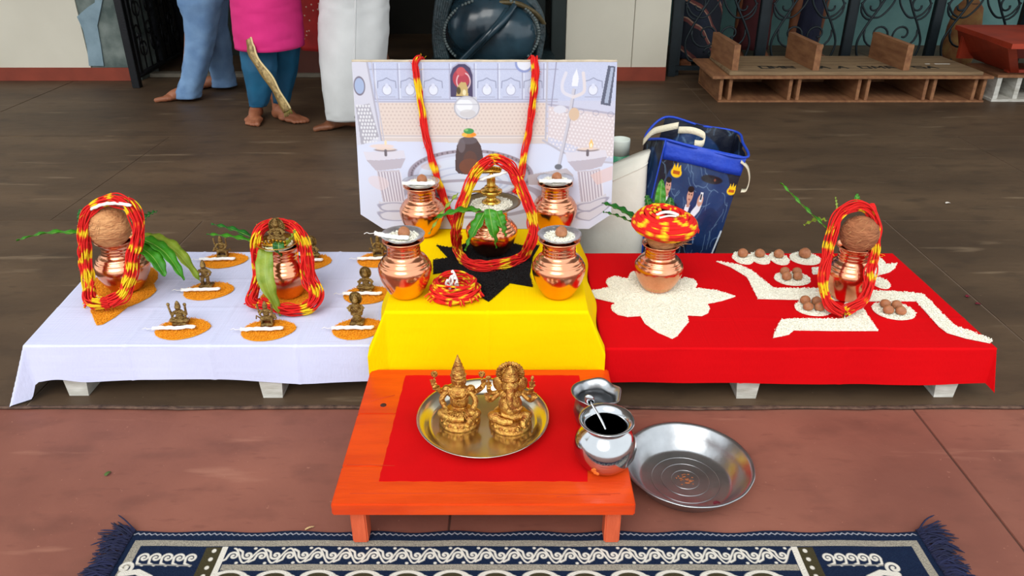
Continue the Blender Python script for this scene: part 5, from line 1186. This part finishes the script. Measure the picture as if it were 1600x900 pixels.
MB().add([BF + Vector((-.005, -.03, 0)), BF + Vector((.05, -.03, 0)), BF + Vector((.05, 0, 0)), BF + Vector((-.005, 0, 0)), (T2.x, T2.y - .03, .375), (T2.x + .055, T2.y - .03, .375), (T2.x + .055, T2.y, .375), (T2.x, T2.y, .375)], [(3, 2, 1, 0), (4, 5, 6, 7), (0, 1, 5, 4), (1, 2, 6, 5), (2, 3, 7, 6), (3, 0, 4, 7)]).build('leg', RB, MB_, smooth=False)
MB().box((BF.x + .43, BF.y, .187), (.9, .05, .02), bev=.003).build('bottom_rail', RB, MB_, smooth=False)
MB().box((TL.x + .6, min(TL.y - .03, GYB), .28), (1.1, .03, .19)).build('back_board', RB, MB_, smooth=False)
MB().box((4.35, 5.4, .285), (.03, .7, .18)).build('side_board', RB, MB_, smooth=False)
cr = thing('crate', 'pale wooden crate standing under the red bench', 'crate', (3.6, 5.25, 0))
MB().box((3.62, 5.25, .008), (.95, .4, .016)).build('bottom_board', WOODW, cr, smooth=False); MB().box((3.62, 5.25, .164), (.95, .4, .018)).build('top_board', WB2, cr, smooth=False); MB().box((3.62, 5.44, .085), (.95, .02, .14)).build('back_board', TEAL, cr, smooth=False)
for x in (3.17, 3.30, 3.56, 4.08): MB().box((x, 5.25, .0855), (.03, .38, .139)).build('divider', WOODW, cr, smooth=False)
wb3 = MB().box((4.02, 5.5, .572), (.5, .45, .33), Matrix.Rotation(.2, 3, 'Z'), .004).build('wooden_crate', mat('grey_brown_board', (104, 84, 62), .85, col2=(78, 60, 44), vs=6, stretch=(1, 5, 1)), None, (4.02, 5.5, .407), smooth=False)
tag(wb3, 'grey-brown wooden crate on top of the red box bench', 'crate')

# ------------------------------------------------------------------ iron gate (left) and scroll grille (right)
def spi3(c, ux, uz, r, turns, a0, sg=1, n=22, rmin=.15):
    return [c + ux * (r * (1 - (1 - rmin) * i / n) * math.cos(a0 + sg * turns * 2 * PI * i / n)) + uz * (r * (1 - (1 - rmin) * i / n) * math.sin(a0 + sg * turns * 2 * PI * i / n)) for i in range(n + 1)]
gate = thing('iron_gate', 'black wrought iron gate leaf standing open by the bare pillar', 'gate', (-2.64, 5.47, 0))
A, B = Vector((-2.64, 5.47, 0)), Vector((-2.70, 6.55, 0)); D = (B - A).normalized(); UZ = Vector((0, 0, 1)); GL = (B - A).length
for u, r, zb in ((0, .026, 0.002), (.09, .018, .06), (.5, .016, .06), (1, .026, .03)):
    p = A + D * (GL * u); MB().box(p + UZ * (zb + 1.05), (r * 2, r * 2, 2.1), bev=.003).build('post', DARKM, gate, smooth=False)
for z in (.07, .95, 2.1):
    m = MB(); m.tube([A + UZ * z, B + UZ * z], .02, 8); m.build('rail', DARKM, gate)
for k in range(4):
    for j in range(3):
        c = A + D * (GL * (.2 + .21 * k)) + UZ * (.24 + .27 * j); m = MB()
        m.tube(spi3(c + D * .04, D, UZ, .09, 1.3, PI / 2, 1), .007, 6); m.tube(spi3(c - D * .04 + UZ * .1, D, UZ, .08, 1.3, -PI / 2, 1), .007, 6); m.build('scroll', DARKM, gate)
for k in range(9):
    p = A + D * (GL * (.12 + .1 * k)); MB().tube([p + UZ * .07, p + UZ * 2.1], .006, 6).build('bar', DARKM, gate)
GY = 5.86; TEALI = mat('dark_teal_iron', (24, 36, 42), .45, .3, var=.3, vs=20)
grille = thing('iron_grille', 'dark iron scrollwork grille behind the wooden racks', 'grille', (2.6, GY, 0))
gx = [at(1056, 30, GY).x, at(1192, 30, GY).x, at(1328, 30, GY).x, at(1462, 30, GY).x, at(1600, 30, GY).x]
for x in gx: MB().box((x, GY, 1.2), (.055, .05, 2.4), bev=.004).build('post', TEALI, grille, smooth=False); MB().box((x + .045, GY + .03, 1.2), (.03, .03, 2.4), bev=.003).build('post', TEALI, grille, smooth=False)
for z in (.06, 1.1, 2.35): MB().box((sum(gx) / 5, GY, z), (gx[-1] - gx[0], .03, .03)).build('rail', TEALI, grille, smooth=False)
UX = Vector((1, 0, 0))
for i in range(4):
    xa, xb = gx[i] + .04, gx[i + 1] - .03; W_ = xb - xa; xm = (xa + xb) / 2
    for q in (-1, 1):
        X = lambda f: xm + q * f * W_
        m = MB(); m.tube(spline([(X(.0), GY, .78), (X(.10), GY, .62), (X(.22), GY, .48), (X(.34), GY, .36), (X(.42), GY, .24), (X(.36), GY, .12), (X(.24), GY, .12)], 6), .0085, 6).build('scroll', TEALI, grille)
        m = MB(); m.tube(spi3(Vector((X(.30), GY, .50)), UX * q, UZ, .10, 1.25, -PI / 2, 1), .0075, 6).build('scroll', TEALI, grille)
        m = MB(); m.tube(spi3(Vector((X(.16), GY, .30)), UX * q, UZ, .11, 1.3, PI * .1, -1), .0075, 6).build('scroll', TEALI, grille)
        m = MB(); m.tube(spline([(X(.46), GY, .52), (X(.36), GY, .44), (X(.20), GY, .42), (X(.06), GY, .50), (X(.0), GY, .60)], 6), .0075, 6).build('scroll', TEALI, grille)
        m = MB(); m.tube(spi3(Vector((X(.38), GY, .66)), UX * q, UZ, .06, 1.2, PI, 1), .0065, 6).build('scroll', TEALI, grille)
        m = MB(); m.tube(spi3(Vector((X(.08), GY, .17)), UX * q, UZ, .05, 1.2, 0, 1), .0065, 6).build('scroll', TEALI, grille)
    MB().ell((xm, GY, .60), (.02, .014, .02)).build('boss', TEALI, grille)
    MB().tube([(xm, GY, .6), (xm, GY, 2.35)], .008, 6).build('bar', TEALI, grille)

# ------------------------------------------------------------------ black stone bull seen from behind
STONE = mat('polished_black_stone', (44, 72, 86), .22, col2=(22, 38, 48), vs=5, bump=.12, bs=14, spec=.6)
CARV = mat('carved_black_stone', (54, 74, 80), .4, col2=(26, 40, 44), vs=20, bump=.6, bs=60)
bull = thing('stone_bull', 'polished black stone bull statue seen from behind in the doorway', 'statue', (-.13, 5.4, 0))
MB().box((-.13, 5.75, .105), (.86, 1.7, .21), bev=.012).build('pedestal', CARV, bull, smooth=False)
m = MB(); bc = at(768, 45, 5.0)
m.ell((bc.x, 5.26, .46), (.33, .36, .32), None, 32, 22); m.ell((bc.x - .09, 5.05, .47), (.19, .15, .18), None, 24, 16); m.ell((bc.x + .10, 5.04, .42), (.19, .15, .19), None, 24, 16); m.ell((bc.x, 5.8, .56), (.30, .5, .30), None, 28, 18)
m.ell((bc.x, 6.15, .80), (.16, .2, .16)); m.ell((bc.x, 6.35, .72), (.2, .26, .26)); m.ell((bc.x, 6.62, .98), (.13, .2, .15)); m.tube([(bc.x, 6.7, .95), (bc.x, 6.86, .88)], [.1, .08], 14)
for q in (-1, 1):
    m.tube(spline([(bc.x + q * .09, 6.55, 1.08), (bc.x + q * .16, 6.55, 1.16), (bc.x + q * .15, 6.56, 1.27)], 5), [.03] * 5 + [.025] * 5 + [.01], 10); m.ell((bc.x + q * .17, 6.56, 1.0), (.08, .03, .05))
    m.ell((bc.x + q * .27, 5.75, .33), (.11, .3, .13)); m.tube([(bc.x + q * .24, 6.45, .4), (bc.x + q * .26, 6.75, .27)], [.09, .07], 12)
m.build('body', STONE, bull, remesh=.012)
m = MB()
for k, off in enumerate((-.022, .0, .024)):
    pts = [at(x, y, 4.86 + .07 * abs(i - 2) ** 1.4 * .5) + Vector((off, 0, off * .6)) for i, (x, y) in enumerate([(718, 100), (740, 78), (763, 55), (784, 32), (798, 12)])]
    m.tube(spline(pts, 6), .019 if k != 1 else .012, 10)
m.build('rope_strap', STONE, bull)
m = MB()
for k in range(60):
    a = PI * (-.22 + 1.44 * k / 59); p = at(768 + 74 * math.cos(a), 52 - 55 * math.sin(a), 4.98 + .02 * math.sin(k)); m.ell((p.x, p.y, p.z), (.010, .010, .010), None, 8, 6)
m.build('bead_chain', mat('worn_stone_beads', (96, 108, 108), .4), bull)
for k in range(6):
    q = k / 5; m = MB(); m.tube(spline([at(708 - 22 * q, -12 - 10 * q, 5.05 + .03 * q), at(697 - 17 * q, 25, 5.05), at(692 - 14 * q, 60, 5.04), at(700 - 18 * q, 92, 5.03)], 6), .014, 8).build('drape_fold', CARV, bull)
    m = MB(); m.tube(spline([at(800 + 18 * q, -14 - 8 * q, 5.08 + .03 * q), at(838 + 6 * q, 15 + 2 * q, 5.08), at(845 + 4 * q, 50, 5.07), at(838 + 5 * q, 92, 5.06)], 6), .013, 8).build('drape_fold', CARV, bull)
m = MB(); m.tube(spline([at(770, 5, 4.98), at(795, 4, 4.97), at(815, 8, 4.98), at(838, 22, 5.03), at(850, 38, 5.08)], 6), .016, 8).build('gilded_cord', mat('dull_gilt', (110, 96, 64), .45, .4, var=.4, vs=30), bull)

# ------------------------------------------------------------------ people (bodies fused into one surface, clothes as children)
def foot(m, heel, ang, L=.245, lift=0.0):
    """bare foot: heel, arch, ball and five toes of different length"""
    h = Vector(heel); d = Vector((math.cos(ang), math.sin(ang), 0)); s_ = Vector((-d.y, d.x, 0))
    P_ = lambda a, b, z: h + d * a * L + s_ * b * L + Vector((0, 0, z))
    m.ell(P_(.07, 0, .034), (.036, .036, .033)); m.tube(spline([P_(.1, 0, .045), P_(.3, .01, .05), P_(.5, .01, .038), P_(.7, 0, .022)], 4), [.036, .037, .038, .038, .038, .038, .038, .037, .036, .034, .03, .026, .022], 14)
    m.ell(P_(.66, .06, .022), (.042, .042, .022)); m.ell(P_(.64, -.07, .02), (.038, .038, .019)); m.ell(P_(.40, -.08, .02), (.04, .03, .018), Matrix.Rotation(ang, 3, 'Z'))
    m.tube([P_(.1, 0, .03), P_(.12, 0, .09), P_(.13, 0, .16)], [.034, .033, .036], 12)
    for k, (b, e, r) in enumerate([(.135, 1.0, .0165), (.055, 1.01, .0125), (-.005, .98, .012), (-.065, .93, .0115), (-.12, .87, .0115)]):
        m.tube(spline([P_(.70, b * 1.0, .018), P_(.85 * e, b * 1.05, .018), P_(e - .03, b * 1.08, .0125)], 3), [r * 1.1] * 3 + [r, r, r, r * .85], 8); m.ell(P_(e - .03, b * 1.08, .0125), (r, r, r * .95), None, 8, 6)
def person(label, feet, pelvis, H_, skin, hair=(20, 16, 14), lean=0.0, sh=.19, face=-PI / 2, arms=None):
    """feet: [(heel xy, heading)]; pelvis xy"""
    root = thing('person', label, 'person', (pelvis[0], pelvis[1], 0)); m = MB(); hz = H_ * .52
    fd = Vector((math.cos(face), math.sin(face), 0)); sdv = Vector((fd.y, -fd.x, 0))
    pv = Vector((pelvis[0], pelvis[1], hz)); ch = pv + Vector((0, 0, H_ * .26)) + fd * lean; hd = pv + Vector((0, 0, H_ * .415)) + fd * (lean * 1.3)
    for i, (hxy, ang) in enumerate(feet):
        foot(m, (hxy[0], hxy[1], 0.0015), ang); d = Vector((math.cos(ang), math.sin(ang), 0)); an = Vector((hxy[0], hxy[1], .12)) + d * .03
        hp = pv + sdv * (.085 * (1 if i == 0 else -1)); kn = an.lerp(hp, .5) + fd * .03; kn.z = H_ * .28
        m.tube(spline([an, an.lerp(kn, .55) - fd * .012, kn, kn.lerp(hp, .5), hp], 3), [.037, .044, .05, .054, .055, .054, .056, .06, .066, .072, .078, .082, .085], 14)
    m.ell(pv + Vector((0, 0, .02)), (.16, .12, .12)); m.tube([pv, pv.lerp(ch, .5), ch], [.13, .125, .14], 18); m.ell(ch + Vector((0, 0, .02)), (.17, .11, .12)); m.tube([ch + Vector((0, 0, .08)), hd - Vector((0, 0, .08))], [.06, .052], 12)
    m.ell(hd, (.073, .09, .112), Matrix.Rotation(face + PI / 2, 3, 'Z'), 20, 16); m.ell(hd + fd * .09 - Vector((0, 0, .01)), (.014, .014, .024))
    m.tube([hd + fd * .082 - Vector((0, 0, .055)) - sdv * .022, hd + fd * .088 - Vector((0, 0, .055)), hd + fd * .082 - Vector((0, 0, .055)) + sdv * .022], .008, 8)
    for q in (-1, 1):
        m.ell(hd + sdv * q * .074, (.014, .02, .03)); s0 = ch + sdv * q * sh + Vector((0, 0, .07)); el = s0 + Vector((0, 0, -.29)) + sdv * q * .04; wr = el + Vector((0, 0, .02)) + fd * .21
        m.tube(spline([s0, s0.lerp(el, .5), el, el.lerp(wr, .5), wr], 3), [.055, .052, .049, .047, .045, .043, .041, .04, .038, .036, .033, .03, .027], 12)
        m.ell(wr + Vector((0, 0, -.045)) + fd * .012, (.03, .022, .045))
        for k in range(4): b = wr + Vector((0, 0, -.08)) + fd * (-.012 + .016 * k); m.tube([b, b + Vector((0, 0, -.035)) + fd * .004, b + Vector((0, 0, -.06 + .006 * abs(k - 1))) + fd * .014], .0085, 7)
        m.tube([wr + Vector((0, 0, -.03)) + fd * .03, wr + Vector((0, 0, -.07)) + fd * .05], .0095, 7)
    m.build('body', skin, root, remesh=.0045 if pelvis[1] < 5.4 else .009)
    m = MB(); m.ell(hd + Vector((0, 0, .03)) - fd * .02, (.085, .09, .10), None, 18, 12); m.build('hair', mat('black_hair', hair, .5), root)
    return root, pv, ch, fd, sdv
def pxring(lst, Y, depth=.9):
    """garment rings from (y, left, right[, dY]) measured across the figure"""
    out = []
    for r in lst:
        y, l, r_ = r[:3]; YY = Y + (r[3] if len(r) > 3 else 0); c = at((l + r_) / 2, y, YY); hw = (at(r_, y, YY).x - at(l, y, YY).x) / 2
        out.append((c, hw, hw * depth))
    return out
def garment(name, rings, mt, root, fold=.03, nf=7, seed=0, seg=36):
    rr = []
    for (a, b) in zip(rings[:-1], rings[1:]):
        for k in range(5): u = k / 5; rr.append((a[0].lerp(b[0], u), a[1] + (b[1] - a[1]) * u, a[2] + (b[2] - a[2]) * u))
    rr.append(rings[-1]); m = MB(); m.loft(rr, seg, fold, nf, False, seed); return m.build(name, mt, root, solid=.004)
DEN = mat('light_blue_denim', (128, 164, 204), .85, col2=(104, 140, 184), vs=10, bump=.35, bs=22)
h1, h2 = on(306, 156), on(352, 137)
r1, pv, ch, fd, sv = person('barefoot person in loose light blue trousers walking left', [((h1.x, h1.y), PI + .16), ((h2.x, h2.y), PI + .22)], (-1.93, 5.22), 1.68, SKIN, face=PI)
garment('trouser_leg', pxring([(152, 276, 313), (142, 275, 314), (120, 283, 321), (85, 288, 331), (60, 290, 336), (30, 287, 341), (0, 277, 347)], h1.y - .02, .85) + [(Vector((-1.94, 5.18, .9)), .16, .13)], DEN, r1, .045, 5, 1)
garment('trouser_leg', pxring([(134, 331, 369), (122, 331, 367), (100, 325, 362, -.05), (70, 316, 360, -.11), (40, 306, 354, -.16)], h2.y - .03, .85) + [(Vector((-1.93, 5.25, .88)), .15, .12)], DEN, r1, .05, 5, 3)
garment('shirt', [(Vector((-1.93, 5.2, .78)), .21, .17), (Vector((-1.93, 5.21, 1.1)), .2, .16), (Vector((-1.95, 5.21, 1.35)), .22, .15), (Vector((-1.95, 5.21, 1.42)), .12, .1)], mat('pale_shirt', (190, 192, 186), .85), r1, .02)

f1, f2 = on(402, 184), on(433, 186)
PINK = mat('magenta_cotton', (224, 40, 128), .8, col2=(206, 30, 112), vs=6, bump=.2, bs=18); TEALC = mat('teal_silk', (8, 92, 128), .7, col2=(4, 72, 106), vs=7, bump=.35, bs=16)
r2, pv, ch, fd, sv = person('barefoot person in magenta tunic and teal trousers carrying a gold-edged scarf', [((f1.x, f1.y + .03), -PI / 2 + .12), ((f2.x - .01, f2.y + .02), -.62)], (-1.32, 4.36), 1.6, SKIN, face=-PI / 2)
garment('trouser_leg', pxring([(166, 391, 415), (160, 390, 419), (135, 386, 426), (105, 380, 432), (72, 376, 430, .05)], 4.28, .75) + [(Vector((-1.38, 4.38, .62)), .08, .08)], TEALC, r2, .05, 6, 2)
garment('trouser_leg', pxring([(160, 428, 452), (140, 426, 456), (110, 424, 464), (72, 424, 468, -.06)], 4.46, .8) + [(Vector((-1.26, 4.40, .62)), .08, .08)], TEALC, r2, .05, 6, 5)
garment('tunic', pxring([(72, 371, 473), (50, 368, 472), (20, 365, 469), (0, 364, 467)], 4.36, 1.12) + [(Vector((-1.31, 4.37, .95)), .19, .15), (Vector((-1.31, 4.37, 1.25)), .2, .13), (Vector((-1.31, 4.37, 1.33)), .12, .09)], PINK, r2, .02, 4, 3)
GOLD = mat('gold_brocade', (196, 168, 112), .6, col2=(120, 98, 60), vs=60, bump=.3, bs=90)
sc = thing('scarf', 'gold-bordered scarf end hanging before the magenta tunic person', 'scarf', at(452, 172, 4.12))
path = spline([at(389, 60, 4.16), at(395, 85, 4.14), at(408, 106, 4.12), at(424, 128, 4.11), at(436, 150, 4.11), at(449, 173, 4.12)], 6); vs = []; fs = []
for i, p in enumerate(path):
    wd = .019 + .003 * math.sin(i * .5) - (.006 if i < 4 else 0); n_ = Vector((.75, 0, .45)).normalized()
    vs += [p - n_ * wd, p + Vector((0, -.006, 0)), p + n_ * wd]
for i in range(len(path) - 1): fs += [(3 * i, 3 * i + 1, 3 * i + 4, 3 * i + 3), (3 * i + 1, 3 * i + 2, 3 * i + 5, 3 * i + 4)]
MB().add(vs, fs).build('brocade_strip', GOLD, sc, solid=.003)
for q, sg in ((0, -1), (2, 1)):
    MB().tube([Vector(vs[3 * i + q]) for i in range(len(path))], .005, 6).build('border', mat('dark_gold_edge', (120, 92, 40), .6) if sg < 0 else mat('pale_gold_edge', (226, 204, 150), .6), sc)
m = MB()
for k in range(14): p = Vector(vs[-3]).lerp(Vector(vs[-1]), k / 13); m.tube([p, p + Vector((.004 + random.uniform(-.004, .006), 0, -.025))], .002, 5)
m.build('tassel', mat('olive_tassel', (120, 110, 50), .8), sc)

f3 = on(549, 200)
r3, pv, ch, fd, sv = person('barefoot person wrapped in a long white cotton garment', [((f3.x + .03, f3.y + .02), PI + .28), ((f3.x + .22, f3.y + .25), PI + .1)], (-.78, 4.36), 1.68, SKIN_D, face=PI + .4)
WHT = mat('white_dhoti_cotton', (226, 228, 228), .85, col2=(206, 208, 208), vs=4, bump=.3, bs=9)
garment('wrap', pxring([(186, 511, 575), (170, 509, 585), (120, 503, 600), (60, 499, 606), (20, 500, 607), (0, 501, 607)], 4.36, .62) + [(Vector((-.8, 4.36, 1.05)), .2, .15), (Vector((-.8, 4.36, 1.3)), .21, .14)], WHT, r3, .03, 6, 4)
m = MB(); m.tube(spline([at(556, -20, 4.185), at(555, 40, 4.175), at(554, 110, 4.19), at(555, 184, 4.22)], 8), .006, 8).build('hanging_edge', WHT, r3)

f4 = on(530, 150)
r4, pv, ch, fd, sv = person('person in a red spotted tunic standing behind the white-clad one', [((f4.x, f4.y), -PI / 2), ((f4.x + .16, f4.y + .05), -PI / 2)], (f4.x + .06, f4.y + .03), 1.58, SKIN_D)
garment('tunic', pxring([(76, 470, 540), (40, 468, 542), (0, 466, 545)], f4.y, .7) + [(Vector((f4.x, f4.y + .02, 1.0)), .2, .15), (Vector((f4.x, f4.y + .02, 1.3)), .2, .14)], mat('red_sari', (168, 22, 18), .8, var=.3, vs=12), r4, .05, 7, 6)
m = MB()
for k in range(14):
    x, y = random.uniform(474, 500), random.uniform(0, 72); p = at(x, y, f4.y - .12 - .06 * ((x - 470) / 30)); m.ell(p, (.005, .004, .005), None, 8, 6)
tag(m.build('white_spots', mat('white_spot', (206, 170, 150), .8), r4), kind='stuff')

STR = mat('striped_cloth', (42, 46, 60), .85)
nt = STR.node_tree; tcn = nt.nodes.new('ShaderNodeTexCoord'); wv = nt.nodes.new('ShaderNodeTexWave'); wv.bands_direction = 'DIAGONAL'; wv.inputs['Scale'].default_value = 1.7; wv.inputs['Distortion'].default_value = 1.2
rp = nt.nodes.new('ShaderNodeValToRGB'); rp.color_ramp.interpolation = 'CONSTANT'
for pos, c in ((0, (30, 34, 46)), (.5, (120, 66, 62)), (.7, (176, 138, 116)), (.78, (34, 42, 60))):
    e = rp.color_ramp.elements[0] if pos == 0 else rp.color_ramp.elements.new(pos); e.color = (*lin(c), 1); e.position = pos
nt.links.new(tcn.outputs['Object'], wv.inputs['Vector']); nt.links.new(wv.outputs['Fac'], rp.inputs[0]); nt.links.new(rp.outputs[0], nt.nodes['Principled BSDF'].inputs['Base Color'])
for lab, px_, Yp, hwp, mt_g, hem in (('person in striped brown and navy cloth behind the grille', 1092, 6.35, 34, STR, .06), ('person in dark maroon cloth behind the grille', 1178, 6.5, 26, mat('maroon_cloth', (78, 22, 26), .85, var=.3, vs=10), .1), ('person in navy trousers behind the grille', 1262, 6.6, 18, mat('navy_cloth', (28, 32, 58), .85, var=.3, vs=10), .06)):
    x = at(px_, 30, Yp).x; hw = at(px_ + hwp, 30, Yp).x - x
    rr_, pv, ch, fd, sv = person(lab, [((x - .09, Yp + .05), -PI / 2 - .1), ((x + .09, Yp + .05), -PI / 2 + .1)], (x, Yp), 1.62, SKIN_D, sh=.15)
    garment('wrap', [(Vector((x, Yp, hem)), hw, .15), (Vector((x, Yp, .4)), hw * 1.02, .15), (Vector((x, Yp, .9)), hw, .16), (Vector((x, Yp, 1.3)), .2, .14)], mt_g, rr_, .05, 7, px_)
    if 'maroon' in lab:
        m = MB(); strap(m, [Vector((x + .06, Yp - .16, 1.1)), Vector((x + .05, Yp - .165, .6)), Vector((x + .03, Yp - .165, .16))], (1, 0, 0), .05); m.build('yellow_border', mat('mustard_cloth', (206, 150, 30), .8), rr_, solid=.004)
sk = thing('sack', 'ochre cloth sack leaning behind the grille near the red bench', 'sack', at(1500, 70, 6.25)); c = at(1503, 60, 6.25); c.z = 0; sk.location = c
m = MB(); m.loft([((c.x, c.y, 0), .10, .09), ((c.x, c.y, .1), .13, .11), ((c.x, c.y, .3), .125, .1), ((c.x, c.y, .44), .1, .08), ((c.x, c.y, .5), .05, .04)], 24, .05, 5); m.build('body', mat('ochre_sacking', (156, 120, 66), .9, col2=(120, 60, 40), vs=9, bump=.4, bs=40), sk)
MB().tube([(c.x + .06 * math.cos(a), c.y + .055 * math.sin(a), .47) for a in [2 * PI * k / 20 for k in range(20)]], .008, 6, True).build('tie', mat('twine', (90, 60, 40), .9), sk)

# ------------------------------------------------------------------ litter on the floor
def bit(name, label, p, L, wd, a, mt, cat):
    m = MB(); p = Vector(p); d = Vector((math.cos(a), math.sin(a), 0)); leaf(m, p - d * L / 2 + Vector((0, 0, .0015)), p + d * L / 2 + Vector((0, 0, .0015)), wd, (0, 0, .002), .0008, 12)
    tag(m.build(name, mt, None, p, solid=.0008), label, cat)
PET = mat('maroon_petal', (110, 18, 40), .6); BRN = mat('dry_leaf', (120, 84, 40), .8)
bit('fallen_leaf', 'small fallen green leaf on the red floor, left of the stool', on(169, 741, -.004), .016, .008, 1.2, mat('fallen_leaf', (74, 96, 40), .7), 'leaf')
bit('flower_petal', 'maroon flower petal on the red floor below the steel basin', on(1120, 787, -.004), .016, .007, .2, PET, 'petal')
bit('flower_petal', 'maroon flower petal on the dark floor, upper one of the pair', on(1512, 464, .001), .014, .012, .4, PET, 'petal')
bit('flower_petal', 'maroon flower petal on the dark floor, lower one of the pair', on(1528, 476, .001), .016, .010, -.3, PET, 'petal')
bit('straw', 'pale bit of straw near the mat on the red floor', on(484, 826, -.004), .02, .003, .5, mat('straw', (200, 170, 120), .8), 'straw')
bit('paper_scrap', 'white paper scrap on the dark floor right of the coconut', on(1481, 318, .001), .022, .012, .2, mat('paper', (220, 214, 204), .8), 'paper scrap')
